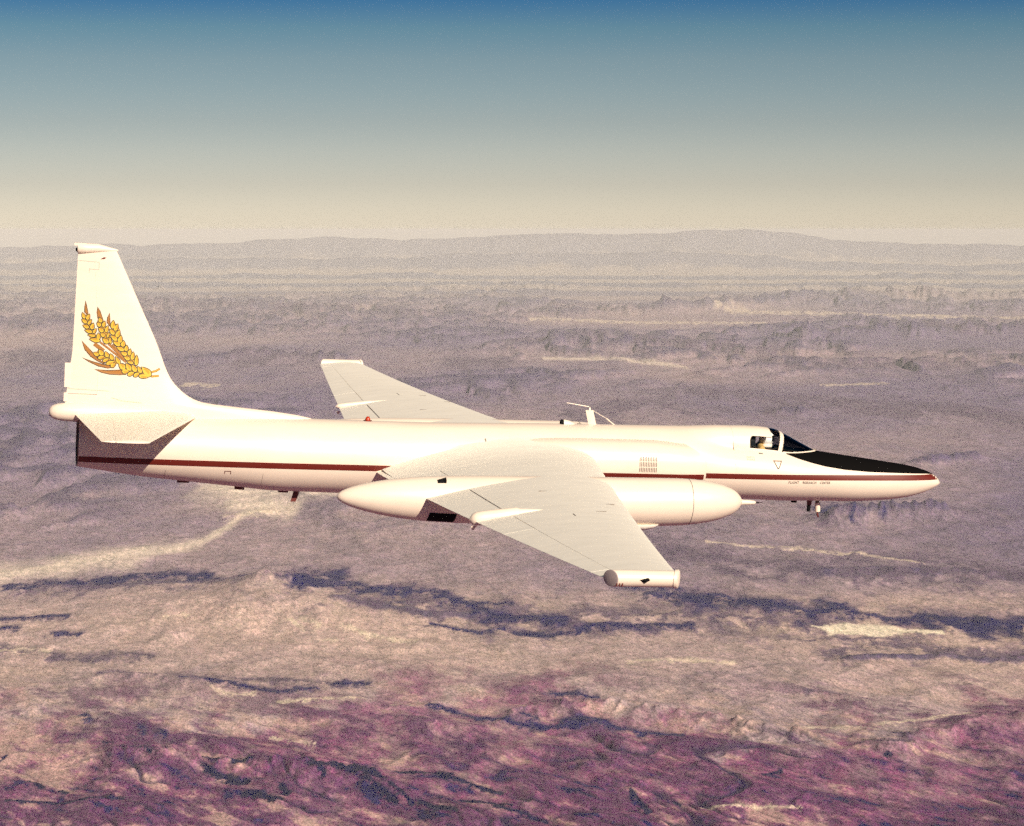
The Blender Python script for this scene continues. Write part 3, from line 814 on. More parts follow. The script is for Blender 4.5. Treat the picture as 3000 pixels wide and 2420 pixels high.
def build_wing(side):
    ys = [0.3, .8, 1.4, 2, 3, 4, 5, 6, 7, 8, 9, 10, 11, 12, 13, 14, 15, 15.44]
    m = MB(); m.loft([wing_sec(side*y, 0.0, 0.775) for y in ys])
    w = m.build("wing", M_GREYWHITE, plane)
    # smooth fillet from the upper wing skin into the fuselage side
    P = []
    for i in range(50):
        c = .012 + .965*i/49; row = []
        for j in range(17):
            t_ = j/16; y = .50 + 1.75*t_; x0, y0_, z0 = wing_top(side*y, c)
            lift = .22*(1-t_)**2.6 * sin(pi*min(1, max(0, c)))**.55
            row.append((x0, side*y, z0 + lift + .002 - .02*max(0, t_-.93)/.07))
        P.append(row if side < 0 else row[::-1])
    MB().grid(P).build("root_fillet", M_GREYWHITE, w)
    spans = (("flap", .6, 4.02), ("flap", 4.98, 8.12), ("flap", 8.62, 10.2), ("aileron", 10.22, 14.9), ("wing_tip_edge", 14.92, 15.44))
    for nm, a, b in spans:
        q = MB(); q.loft([wing_sec(side*(a + (b-a)*i/8), 0.7785, 1.0, 8) for i in range(9)])
        q.build(nm, M_GREYWHITE, w)
    for a, b in ((4.02, 4.98), (8.12, 8.62)):
        q = MB(); q.loft([wing_sec(side*(a + (b-a)*i/3), 0.776, 1.0, 8) for i in range(4)]); q.build("flap_gap_fairing", M_GREYWHITE, w)
    # seams and small access marks on the upper skin
    def seam(p0, p1, wd, name="panel_seam", mat=M_SEAM, dz=0.004):
        q = MB(); P = []
        n = 10
        for i in range(n + 1):
            y = p0[0] + (p1[0]-p0[0])*i/n; c = p0[1] + (p1[1]-p0[1])*i/n
            a = Vector(wing_top(side*y, c)); P.append(a)
        d = (P[-1] - P[0]).normalized(); nrm = Vector((d.y, -d.x, 0)).normalized()*wd*.5
        q.grid([[tuple(p - nrm + Vector((0, 0, dz))), tuple(p + nrm + Vector((0, 0, dz)))] for p in P]).build(name, mat, w)
    seam((5.02, .775), (8.0, .775), 0.022)
    seam((8.75, .775), (10.2, .775), 0.005, mat=M_PALESEAM)
    seam((9.1, .42), (9.35, .42), .02)
    for yy, cc in ((6.3, .44), (8.9, .22), (7.9, .12)):
        q = MB(); x, y, z = wing_top(side*yy, cc)
        q.box((x-.09, y-.012, z-.01), (x+.09, y+.012, z+.006)).build("access_slot", M_SEAM, w)
    # bullet fairing over the trailing edge
    b = MB(); yb = 8.37*side
    (xl, zl), (xt, zt) = wing_edges(8.37)
    ax0 = Vector((xt - .10, yb, zt + .03)); ax1 = Vector(wing_top(yb, .72)) + Vector((0, 0, -.02)); ax2 = Vector(wing_top(yb, .56)) + Vector((0, 0, -.005))
    prof = [(0, .0), (.02, .05), (.05, .10), (.10, .122), (.2, .128), (.45, .128), (.66, .124), (.70, .10), (.85, .055), (1.0, .004)]
    if side > 0: prof = [(t_, r*.5) for t_, r in prof]
    rings = []
    for t_, r in prof:
        c = ax0.lerp(ax1, t_/.7) if t_ < .7 else ax1.lerp(ax2, (t_-.7)/.3)
        rings.append([(c.x, c.y + r*cos(2*pi*k/20), c.z + r*sin(2*pi*k/20)) for k in range(20)])
    fb = b.loft(rings).build("trailing_edge_fairing", M_WHITE, w)
    MB().loft([[(xt-.06, yb-.02, zt-.08), (xt+.04, yb-.02, zt-.08), (xt+.04, yb+.02, zt-.08), (xt-.06, yb+.02, zt-.08)],
               [(xt-.04, yb-.015, zt-.15), (xt-.01, yb-.015, zt-.15), (xt-.01, yb+.015, zt-.15), (xt-.04, yb+.015, zt-.15)]]).build("fairing_drain", M_WHITE, w)
    # forward stall strip along the leading edge
    return w

def build_tip_pod(side):
    y = 15.58*side; (xl, zl), (xt, zt) = wing_edges(15.45)
    xf, xr, zc, r = xl + .02, xt - .0, .5*(zl+zt) + .0, .122
    n = 36; k0, k1 = .62, .60      # slanted end cuts: outboard side shorter
    def ring(x, rr, kk): return [(x + kk*(rr*cos(2*pi*k/n)*side + .0), y + rr*cos(2*pi*k/n), zc + rr*sin(2*pi*k/n)) for k in range(n)]
    m = MB()
    m.loft([ring(xr + .10, r, k0), ring(xr+.12, r*1.02, k0), ring(xf - .12, r*1.02, -.35)], cap0=False, cap1=False)
    p = m.build("wingtip_pod", M_WHITE, plane)
    c0 = MB(); c0.loft([ring(xr + .088, r*.9, k0), ring(xr + .094, r*1.0, k0), ring(xr + .104, r*1.005, k0)], cap0=True, cap1=False); c0.build("pod_rear_grille", M_GRILLE, p)
    c1 = MB(); c1.loft([ring(xf-.12, r*1.12, -.42), ring(xf - .075, r*1.15, -.42), ring(xf-.055, r*.95, -.42), ring(xf-.045, r*.4, -.42)], cap0=True, cap1=True); c1.build("pod_front_cap", M_WHITE, p)
    xm = .5*(xf + xr) - .02
    pt = MB(); a = side
    pt.add([(xm-.075, y+a*r*1.03, zc+.0), (xm+.055, y+a*r*1.03, zc+.035), (xm+.085, y+a*r*1.06, zc+.0), (xm+.0, y+a*r*1.05, zc-.05), (xm+.02, y+a*(r*1.03+.05), zc-.01)],
           [(0,1,4), (1,2,4), (2,3,4), (3,0,4)]).build("navigation_light", M_DARK, p)
    for k in range(3):
        x = xr + .165 + .042*k; ang = radians(-38)
        MB().box((x-.008, y+a*r*.70, zc-r*.80), (x+.008, y+a*r*.93, zc-r*.42)).build("drain_slot", M_BROWN, p)
    return p

def build_wing_pod(side):
    yc = 4.5*side
    zf = pchip([-4.70, -3, 0.7, 3.25], [-.155, -.165, -.15, -.095])
    pr = [(-4.70, .0), (-4.685, .035), (-4.65, .075), (-4.55, .135), (-4.4, .195), (-4.15, .265), (-3.8, .335), (-3.4, .39), (-2.98, .425), (-2.3, .452), (-1.2, .468), (0, .474), (1.0, .472), (1.8, .462), (2.15, .447),
          (2.45, .415), (2.7, .368), (2.92, .300), (3.08, .225), (3.18, .14), (3.235, .065)]
    pf = pchip([a for a, b in pr], [b for a, b in pr])
    xs = list(np.linspace(-4.70, -4.3, 12)) + list(np.arange(-4.2, 2.1, .15)) + list(np.linspace(2.15, 3.235, 24))
    m = MB(); m.revolve([(x, max(pf(x), .001)) for x in xs], yc, zf, 56)
    p = m.build("wing_pod", M_WHITE, plane)
    def on(x, ang, off):   # ang from outboard horizontal, positive up
        r = pf(x) + off; return (x, yc + side*r*cos(ang), zf(x) + r*sin(ang))
    def patch(x0, x1, a0, a1, off, name, mat, n=14, skew=0.0):
        P = [[on(x0 + (x1-x0)*i/n + skew*(1-j/n), a0 + (a1-a0)*j/n, off) for j in range(n+1)] for i in range(n+1)]
        if side > 0: P = [r[::-1] for r in P]
        return MB().grid(P).build(name, mat, p)
    patch(-2.98, -2.46, radians(-66), radians(-29), .005, "camera_window", M_DARK, skew=-.03)
    MB().revolve([(x, pf(x) + .003) for x in (2.14, 2.152)], yc, zf, 56, cap0=False, cap1=False).build("nose_joint", M_SEAM, p)
    patch(-2.6, 2.1, radians(-38.0), radians(-37.2), .003, "panel_seam", M_GREYWHITE)
    # sensor blister below
    b = MB(); rings = []
    for t_, k in ((0, .02), (.06, .45), (.16, .8), (.35, 1), (.7, 1), (.88, .75), (.97, .4), (1.0, .05)):
        x = 0.55 + 1.0*t_; rings.append([(x, yc + side*.12 + .20*cos(pi*q/14 + pi)*(.4+.6*k), zf(x) - .40 - .13*k*sin(pi*q/14)) for q in range(15)])
    b.loft(rings).build("sensor_blister", M_GREYWHITE, p)
    # scoop on the upper rear
    s = MB(); base = Vector(on(-2.72, radians(58), -.01)); out = (base - Vector((base.x, yc, zf(-2.72)))).normalized()
    fwd = Vector((1, 0, 0)); lat = out.cross(fwd)
    s.add([base - fwd*.12 + lat*.05, base - fwd*.12 - lat*.05, base + fwd*.05 + lat*.06, base + fwd*.05 - lat*.06, base + fwd*.05 + lat*.045 + out*.075, base + fwd*.05 - lat*.045 + out*.075, base - fwd*.03 + out*.055],
          [(2, 3, 5, 4), (0, 2, 4, 6), (3, 1, 6, 5), (1, 0, 6), (4, 5, 6)])
    s.build("air_scoop", M_DARK, p, smooth=False)
    q = MB(); z_ = zf(3.23)
    q.revolve([(3.18, .07), (3.26, .055), (3.40, .048), (3.50, .040), (3.53, .02)], yc, lambda x: z_ - .015, 18); q.build("nose_probe", M_WHITE, p)
    MB().tube((3.52, yc, z_-.015), (3.60, yc, z_-.015), .016, .012).tube((3.60, yc, z_-.015), (3.68, yc, z_-.012), .006, .004).build("probe_tip", M_DARK, p)
    return p

def build_intake(side):
    N = 40; rings = []
    xs = [-2.6, -2.0, -1.4, -.8, -.2, .4, 1.0, 1.6, 2.2, 2.7, 3.0, 3.2, 3.35, 3.46, 3.53, 3.57]
    for x in xs:
        k = sstep_s(-2.6, 0.9, x); lip = sstep_s(2.7, 3.57, x)
        yc = .42 + .06*k; ww = .30 + .29*k - .07*lip*lip; hh = .38 + .14*k - .05*lip; zc = .03 + .03*k
        ring = []
        for j in range(N):
            a = 2*pi*j/N; s_ = sin(a); y = yc + ww*math.copysign(abs(cos(a))**.8, cos(a)); z = zc + hh*math.copysign(abs(s_)**.85, s_)
            rk = max(0, s_)**2.2 * 0.42 * max(0, (x - 2.0)/1.57)
            ring.append((x - rk, side*y, z))
        rings.append(ring)
    def inner(dx, k):
        r = rings[-1]; cy = sum(p[1] for p in r)/N; cz = sum(p[2] for p in r)/N
        return [(p[0] + dx, cy + (p[1]-cy)*k, cz + (p[2]-cz)*k) for p in r]
    m = MB(); m.loft(rings + [inner(.012, .96), inner(0, .92), inner(-.4, .86), inner(-.8, .8)], cap0=True, cap1=True)
    o = m.build("air_intake", M_WHITE, plane)
    def surf(x, z, off=.004):
        k = sstep_s(-2.6, 0.9, x); lip = sstep_s(2.7, 3.57, x)
        yc = .42 + .06*k; ww = .30 + .29*k - .07*lip*lip; hh = .38 + .14*k - .05*lip; zc = .03 + .03*k
        s_ = max(-1, min(1, (z-zc)/hh)); a = math.asin(math.copysign(abs(s_)**(1/.85), s_))
        return (x, side*(yc + (ww)*abs(cos(a))**.8 + off), z)
    P = []
    for i in range(40):
        x = .55 + (3.53-.55)*i/39
        row = [surf(x, -.185 + .113*q/5) for q in range(6)]
        P.append(row if side < 0 else row[::-1])
    MB().grid(P).build("stripe", M_RED, o)
    g = MB()
    for rw in range(3):
        for c in range(11):
            x = 2.105 + .0355*c; z0 = -.035 + .113*rw
            p = [surf(x, z0, .005), surf(x+.014, z0, .005), surf(x+.016, z0+.05, .005), surf(x+.014, z0+.094, .005), surf(x, z0+.094, .005), surf(x+.002, z0+.05, .005)]
            g.slab([Vector(q) for q in (p if side < 0 else p[::-1])], (0, side, 0), .003)
    g.build("vent_grille", M_SEAM, o, smooth=False)
    d = surf(.27, .315, .0)
    e = MB(); e.loft([[(d[0]+.085*k*cos(2*pi*q/18), d[1]+side*o_, d[2]+.032*k*sin(2*pi*q/18)) for q in range(18)] for k, o_ in ((1, 0), (.9, .012), (.4, .018))]); e.build("amber_lens", M_AMBER, o)
    return o
M_GRILLE = paint('grey_maroon_grille', (0.36, 0.29, 0.28), 0.7)
def sstep_s(a, b, x):
    t = min(1, max(0, (x-a)/(b-a))); return t*t*(3-2*t)

# ---- tail
FIN_LE = pchip([.60, .773, .893, .957, 1.034, 1.145, 1.286, 1.502, 1.776, 2.207, 2.906, 3.608, 4.06], [-4.3, -4.645, -5.423, -6.137, -6.861, -7.142, -7.333, -7.526, -7.66, -7.826, -8.157, -8.487, -8.70])
def fin_te(z): return float(np.interp(z, [.6, .956, 1.094, 1.99, 3.965, 4.2], [-9.62, -9.61, -9.60, -9.50, -9.45, -9.44]))
def fin_half(x, z):
    le, te = FIN_LE(z), fin_te(z); s = min(1, max(0, (le - x)/(le - te)))
    T = .5 * min(.085*(le-te)*1.0, .215) + .10*max(0, 1.0 - z)*1.0
    return T * (3.1*sqrt(s)*(1-s)**1.0*0.86 + .035*(1-s)*s + .012)
def build_fin():
    zs = [.62, .70, .773, .83, .893, .93, .957, 1.0, 1.034, 1.09, 1.145, 1.21, 1.286, 1.4, 1.502, 1.64, 1.776, 2.0, 2.207, 2.6, 2.906, 3.3, 3.608, 3.85, 3.97, 4.045]
    n = 34
    def sec(z, a, b):
        le, te = FIN_LE(z), fin_te(z); ss = [a + (b-a)*((k/(n-1))**1.7 if a == 0 else k/(n-1)) for k in range(n)]
        xs = [le + (te-le)*s for s in ss]
        return [(x, -fin_half(x, z), z) for x in xs] + [(x, fin_half(x, z), z) for x in reversed(xs[1:] if a == 0 else xs)]
    split = lambda z: (FIN_LE(z) - (fin_te(z) + .62 - .10*(z-1)))/(FIN_LE(z) - fin_te(z))
    f = MB(); f.loft([sec(z, 0.0, split(z)) for z in zs])
    o = f.build("fin", M_WHITE, plane)
    r = MB(); zr = [z for z in zs if z >= 1.145]
    r.loft([sec(z, split(z) + .0008, 1.0) for z in zr]); r.build("rudder", M_WHITE, o)
    r = MB(); r.loft([sec(z, split(z), 1.0) for z in zs if z <= 1.14] + [sec(1.136, split(1.136), 1.0)]); r.build("rudder_root", M_WHITE, o)
    # trim tab plates on the trailing edge
    MB().box((fin_te(1.5)-.085, -.016, 1.27), (fin_te(1.5)+.03, .016, 1.76)).build("trim_tab", M_WHITE, o, smooth=False)
    MB().box((fin_te(1.1)-.045, -.014, .98), (fin_te(1.1)+.03, .014, 1.16)).build("trim_tab", M_WHITE, o, smooth=False)
    # cap with twin bullet ends
    c = MB(); rings = []
    for x, zl, zh, w in ((-8.66, 4.035, 4.062, .012), (-8.75, 4.02, 4.085, .03), (-8.92, 4.0, 4.13, .06), (-9.06, 3.985, 4.163, .075), (-9.30, 3.965, 4.166, .09), (-9.43, 3.955, 4.166, .09), (-9.465, 3.975, 4.16, .075)):
        zc, h = .5*(zl+zh), .5*(zh-zl); rings.append([(x, w*cos(2*pi*k/20), zc + h*sin(2*pi*k/20)) for k in range(20)])
    c.loft(rings).build("fin_cap", M_WHITE, o)
    MB().box((-9.535, -.05, 4.115), (-9.30, .05, 4.168)).build("cap_lip", M_WHITE, o)
    MB().tube((-9.465, 0, 4.03), (-9.50, 0, 4.025), .045, .03, 14).build("tail_light", M_DARK, o)
    def mark(x, z): return (x, -fin_half(x, z) - .004, z)
    s = MB(); s.add([mark(-9.01, 3.86), mark(-8.94, 3.905), mark(-8.89, 3.895), mark(-8.93, 3.865)], [(0, 1, 2, 3)]).build("fin_vent", M_BROWN, o)
    def line(pts, wd, name="panel_seam"):
        q = MB(); P = []
        for (x0, z0), (x1, z1) in zip(pts[:-1], pts[1:]):
            for i in range(7): P.append((x0+(x1-x0)*i/6, z0+(z1-z0)*i/6))
        rows = []
        for i, (x, z) in enumerate(P):
            x2, z2 = P[min(i+1, len(P)-1)]; x1, z1 = P[max(i-1, 0)]; d = math.hypot(x2-x1, z2-z1) or 1; nx, nz = -(z2-z1)/d*wd/2, (x2-x1)/d*wd/2
            rows.append([mark(x-nx, z-nz), mark(x+nx, z+nz)])
        q.grid(rows).build(name, M_PALESEAM, o)
    line([(-9.44, 3.82), (-9.03, 3.80), (-9.03, 3.65), (-9.22, 3.66), (-9.22, 3.58)], .011)
    line([(-9.57, 1.24), (-8.75, 1.22)], .012); line([(-8.70, 1.09), (-8.5, 1.03), (-8.1, 1.0)], .011)
    build_emblem(o, mark)
    # tail cone and the root fairing of the tailplane
    t = MB(); pr = [(-9.93, .0), (-9.925, .05), (-9.90, .095), (-9.85, .135), (-9.75, .168), (-9.6, .185), (-9.3, .20), (-8.9, .21), (-8.3, .20), (-7.8, .16), (-7.3, .09), (-6.9, .01)]
    t.revolve([(x, max(r, .001)) for x, r in pr], 0, lambda x: .765 - .02*sstep_s(-9.6, -7.5, x), 30)
    tc = t.build("tail_cone", M_WHITE, plane)
    for side in (-1, 1):
        def sec2(y, c0, c1):
            k = (y - .2)/(4.27-.2); xl = -7.02 - 1.17*k; xt = -9.41 + .34*k
            return [(x, side*y, z) for x, z in foil(xl, .74, xt, .735, .085 - .01*k, 20 if c0 == 0 else 8, c0, c1, camber=0)]
        s = MB(); ys = [.0, .2, .6, 1.2, 2, 3, 3.8, 4.15, 4.22]
        s.loft([sec2(y, 0, .70) for y in ys] + [[(x, side*4.27, .5*(z+.737)) for x, y, z in sec2(4.27, 0, .70)]])
        so = s.build("tailplane", M_TAIL, plane)
        e = MB(); e.loft([sec2(y, .7012, 1.0) for y in ys[1:]]); e.build("elevator", M_TAIL, so)
    return o

def build_emblem(parent, mark):
    m = MB(); aff = lambda X, Y: (0.00105373*X + 0.00003533*Y - 9.55891, 0.00003426*X - 0.00106601*Y + 3.158965)
    def poly(pts, mi, lay):
        q = []
        for X, Y in pts:
            x, z = aff(X, Y); p = mark(x, z); q.append((p[0], p[1] - .0012*lay, p[2]))
        m.add(q, [tuple(range(len(q)))[::-1]], mi)
    def grow(pts, d):
        cx = sum(p[0] for p in pts)/len(pts); cy = sum(p[1] for p in pts)/len(pts); o = []
        n = len(pts)
        for i in range(n):
            (x0, y0), (x1, y1), (x2, y2) = pts[i-1], pts[i], pts[(i+1) % n]
            a = Vector((y1-y0, x0-x1)); b = Vector((y2-y1, x1-x2)); k = (a.normalized() + b.normalized()) if a.length and b.length else Vector((0, 0))
            if k.length == 0: k = Vector((x1-cx, y1-cy))
            k.normalize()
            if k.dot(Vector((x1-cx, y1-cy))) < 0: k = -k
            o.append((x1 + k.x*d, y1 + k.y*d))
        return o
    def leaf(tip, base, w):
        t, b = Vector(tip), Vector(base); d = b - t; L = d.length; d /= L; n = Vector((-d.y, d.x)); pts = []
        prof = [(0, 0), (.12, .30), (.28, .66), (.46, .92), (.62, 1.0), (.78, .90), (.91, .60), (1.0, .18)]
        for s, k in prof: pts.append(tuple(t + d*(L*s) + n*(w*.5*k)))
        for s, k in reversed(prof[1:]): pts.append(tuple(t + d*(L*s) - n*(w*.5*k)))
        half = [tuple(t + d*(L*.30))] + [tuple(t + d*(L*s) - n*(w*.5*k*.96)) for s, k in prof[2:]] + [tuple(t + d*(L*.93) + n*(w*.05))]
        return pts, half
    def bar(a, b, w, mi, lay):
        a, b = Vector(a), Vector(b); n = (b-a).normalized(); n = Vector((-n.y, n.x))*w*.5; r = [tuple(a+n), tuple(b+n), tuple(b-n), tuple(a-n)]
        poly(grow(r, 7), 0, lay); poly(r, mi, lay+.5)
    awns = [[(265,140),(250,250),(245,330),(250,360),(300,400),(312,370),(285,230)], [(492,255),(478,350),(488,470),(510,440),(595,495),(540,340)], [(715,365),(675,450),(662,540),(720,620),(725,590),(722,480)],
            [(195,895),(250,1060),(360,1190),(480,1270),(600,1325),(630,1325),(480,1210),(385,1100)], [(200,1210),(330,1290),(500,1370),(680,1410),(740,1400),(735,1365),(560,1330),(380,1280)], [(430,1430),(560,1490),(720,1525),(900,1535),(1030,1530),(930,1440),(650,1450)]]
    for a in awns: poly(grow(a, 6), 0, 1); poly(grow(a, -7), 3, 1.5)
    for a, b, w in (((540,920),(1020,1290),28), ((430,950),(600,1080),62), ((700,950),(1000,1250),34), ((770,960),(960,1200),26)): bar(a, b, w, 3, 2)
    bar((1495,1485), (1600,1460), 30, 2, 2); bar((1590,1463), (1660,1424), 30, 2, 2.1); bar((1505,1565), (1640,1555), 30, 2, 2)
    grains = [((203,360),(250,480),70),((190,485),(290,560),75),((210,600),(330,650),75),((245,690),(390,735),75),((298,780),(450,805),62),((340,385),(285,500),75),((382,490),(305,590),66),((412,555),(370,680),86),((467,660),(405,750),66),((503,740),(510,865),82),((330,860),(540,895),88),
        ((510,455),(565,545),84),((475,545),(550,620),84),((500,650),(600,722),90),((540,750),(625,808),84),((575,845),(695,935),95),((627,515),(590,635),76),((687,600),(640,735),76),((713,725),(668,835),56),((715,810),(735,950),56),
        ((785,500),(768,665),90),((713,668),(805,775),84),((732,788),(855,885),88),((773,903),(915,980),88),((838,1008),(988,1072),84),((918,1108),(1045,1155),84),((978,1188),(1098,1243),82),((1033,1283),(1165,1312),62),
        ((870,568),(808,705),86),((906,684),(838,825),92),((932,784),(895,932),96),((981,883),(955,1003),92),((1037,968),(1020,1088),86),((1107,1038),(1078,1168),82),((1162,1093),(1135,1255),86),((1226,1152),(1213,1360),82),
        ((400,1118),(515,1165),80),((513,1052),(585,1165),100),((630,1092),(685,1205),82),((725,1132),(772,1253),84),((823,1188),(905,1325),80),((622,1182),(495,1225),72),((704,1222),(585,1282),72),((814,1272),(645,1332),82),((820,1308),(738,1388),85),
        ((882,1318),(1005,1425),112),((1018,1312),(1112,1455),102),((1138,1338),(1212,1480),96),((1238,1368),(1312,1498),82),((1082,1465),(943,1468),96),((1184,1478),(1052,1540),84),((1284,1488),(1165,1562),80),((1462,1572),(1262,1552),88),((1312,1383),(1495,1560),135)]
    for a, b, w in (((262,410),(430,880),118), ((535,500),(640,760),105), ((640,740),(680,920),90), ((800,590),(900,900),130), ((890,880),(1080,1180),130), ((1060,1130),(1170,1330),110), ((470,1120),(840,1330),120), ((930,1370),(1440,1540),120)): bar(a, b, w, 2, 2.5)
    for i, (a, b, w) in enumerate(grains):
        p, h = leaf(a, b, w); L = 3 + 2.2*(i % 2)*0 + i*.02
        poly(grow(p, 8), 0, L); poly(grow(p, -6), 1, L + .8); poly([(0.22*p[0][0] + .78*q[0], 0.22*p[0][1] + .78*q[1]) for q in h], 2, L + 1.3)
    m.build("wheat_emblem", [M_EMB_LINE, M_EMB_YEL, M_EMB_ORA, M_EMB_AWN], parent, smooth=False)

# ---- small fittings
def build_fittings(fus):
    def swept_blade(name, mat, x0, x1, z0, x2, x3, z1, w=.02, y=0.0):
        a = [(x0, y, z0), (.7*x1+.3*x0, y-w, z0), (x1, y, z0), (.7*x1+.3*x0, y+w, z0)]; b = [(x2, y, z1), (.7*x3+.3*x2, y-w*.8, z1), (x3, y, z1), (.7*x3+.3*x2, y+w*.8, z1)]
        return MB().loft([a, b]).build(name, mat, plane, sharp=60)
    b = swept_blade("blade_antenna", M_WHITE, 1.24, 1.41, .77, 1.155, 1.32, 1.10, .03)
    MB().loft([[(1.22, -.02, 1.09), (1.27, -.02, 1.09), (1.27, .02, 1.09), (1.22, .02, 1.09)], [(1.235, -.008, 1.165), (1.255, -.008, 1.165), (1.255, .008, 1.165), (1.235, .008, 1.165)]]).build("antenna_tip", M_WHITE, b)
    MB().tube((1.225, 0, 1.175), (.737, 0, 1.245), .010, .007, 8).build("antenna_wire", M_WHITE, b)
    MB().tube((1.29, 0, 1.11), (1.62, 0, .935), .006, .006, 8).tube((1.62, 0, .935), (1.80, 0, .80), .013, .013, 8).build("antenna_wire", M_WHITE, b)
    s = MB(); rings = []
    for x, h, w in ((.95, .005, .02), (.90, .04, .05), (.82, .08, .07), (.72, .10, .075), (.69, .10, .075)):
        rings.append([(x, w*cos(pi*k/12), .79 + h*sin(pi*k/12)) for k in range(13)])
    sc = s.loft(rings, cap1=False).build("dorsal_scoop", M_WHITE, plane)
    MB().loft([[(.691, .072*cos(pi*k/12), .79 + .096*sin(pi*k/12)) for k in range(13)], [(.628, .074*cos(pi*k/12), .79 + .102*sin(pi*k/12)) for k in range(13)]]).build("scoop_outlet", M_DARK, sc)
    MB().box((1.0, -.03, .79), (1.08, .03, .815)).build("scoop_footing", M_SEAM, sc)
    r = MB(); rings = [[(-3.46 + .055*k*cos(2*pi*q/18), .055*k*sin(2*pi*q/18), z) for q in range(18)] for k, z in ((1, .74), (1, .775), (.8, .81), (.45, .835), (.1, .842))]
    bc = r.loft(rings).build("beacon", M_REDLAMP, plane)
    MB().tube((-3.46, 0, .735), (-3.46, 0, .76), .095, .09, 18).build("beacon_base", M_BROWN, bc)
    swept_blade("belly_antenna", M_BROWN, -4.93, -4.80, -.74, -4.99, -4.88, -.965, .018)
    MB().box((-5.25, -.04, -.775), (-5.05, .04, -.70)).build("belly_drain", M_BROWN, plane, smooth=False)
    MB().box((-7.32, -.05, -.615), (-7.08, .05, -.57)).build("tail_skid", M_BROWN, plane, smooth=False)
    MB().tube((-6.15, 0, -.70), (-5.95, 0, -.715), .03, .03).build("belly_light", M_BROWN, plane)
    MB().box((5.83, -.05, -.765), (5.93, .05, -.70)).build("nose_drain", M_DARK, plane, smooth=False)
    p = MB().loft([[(6.18, -.03, -.70), (6.29, -.03, -.70), (6.29, .03, -.70), (6.18, .03, -.70)], [(6.19, -.02, -.83), (6.27, -.02, -.83), (6.27, .02, -.83), (6.19, .02, -.83)]]).build("sensor_pylon", M_BROWN, plane)
    MB().tube((6.225, 0, -.82), (6.23, 0, -.955), .042, .040, 18).build("sensor_can", M_DARK, p)
    q = MB().tube((6.42, 0, -.76), (6.435, 0, -.955), .060, .058, 20).build("temperature_probe", M_WHITE, plane)
    MB().tube((6.40, 0, -.68), (6.42, 0, -.77), .045, .04, 16).build("probe_strut", M_METAL, q)
    MB().tube((6.425, 0, -.955), (6.44, 0, -1.04), .024, .022, 12).tube((6.44, 0, -1.04), (6.465, 0, -1.08), .016, .012, 10).build("probe_sensor", M_BROWN, q)
    # stencils on the starboard side of the nose
    def outline(pts, wd, name, closed=True, mat=M_INK):
        m = MB(); n = len(pts)
        for i in range(n if closed else n-1):
            (x0, z0), (x1, z1) = pts[i], pts[(i+1) % n]; d = math.hypot(x1-x0, z1-z0); nx, nz = -(z1-z0)/d*wd/2, (x1-x0)/d*wd/2; ex, ez = (x1-x0)/d*wd/2, (z1-z0)/d*wd/2
            rows = []
            for k in range(7):
                t = k/6; x = x0-ex+(x1-x0+2*ex)*t; z = z0-ez+(z1-z0+2*ez)*t
                rows.append([on_fus(x+nx, z+nz, .004+.0006*i), on_fus(x-nx, z-nz, .004+.0006*i)])
            m.grid(rows)
        return m.build(name, mat, fus)
    outline([(5.155, .205), (5.335, .200), (5.262, .055), (5.235, .055)], .017, "ejection_triangle")
    outline([(4.56, .285), (4.72, .278), (4.72, .213), (4.56, .220)], .007, "warning_box", mat=M_PALESEAM)
    for k, (a, c) in enumerate(((4.585, 4.70), (4.59, 4.69))):
        outline([(a, .262 - .028*k), (c, .258 - .028*k)], .009, "warning_line", False, mat=M_PALESEAM)
    outline([(-6.42, -.33), (-6.42, -.275), (-6.30, -.275), (-6.30, -.33)], .012, "access_bracket", False, mat=M_BROWN)
    outline([(4.86, .345), (4.93, .342)], .022, "canopy_latch", mat=M_SEAM, closed=False)
    outline([(-1.085, .50), (-1.08, .47)], .03, "static_port", mat=M_SEAM, closed=False)
    for x in (-7.6, -5.65, -3.0): 
        for zz in (0,):
            outline([(x, -.30), (x-.01, -.66*0.9)], .008, "panel_seam", False, mat=M_PALESEAM)
    # lettering, word by word
    for word, x0, x1 in (("FLIGHT", 5.50, 5.735), ("RESEARCH", 5.82, 6.13), ("CENTER", 6.215, 6.455)):
        cu = bpy.data.curves.new("lettering", 'FONT'); cu.body = word; cu.size = 0.1; cu.space_character = 1.12; cu.offset = 0.0012
        tmp = bpy.data.objects.new("lettering_source", cu); COL.objects.link(tmp)
        dg = bpy.context.evaluated_depsgraph_get(); me = bpy.data.meshes.new_from_object(tmp.evaluated_get(dg))
        bpy.data.objects.remove(tmp, do_unlink=True)
        vs = [v.co.copy() for v in me.vertices]; w0 = min(v.x for v in vs); w1 = max(v.x for v in vs)
        fs = [tuple(p.vertices) for p in me.polygons]
        co = [on_fus(x0 + (v.x-w0)*(x1-x0)/(w1-w0), -.262 + v.y*.72, .0045) for v in vs]
        mesh_obj("lettering", co, fs, M_INK, fus, smooth=False)

fuselage = build_fuselage()
canopy = build_canopy()
build_cockpit()
for sd in (-1, 1):
    build_wing(sd); build_tip_pod(sd); build_wing_pod(sd); build_intake(sd)
build_fin()
build_fittings(fuselage)

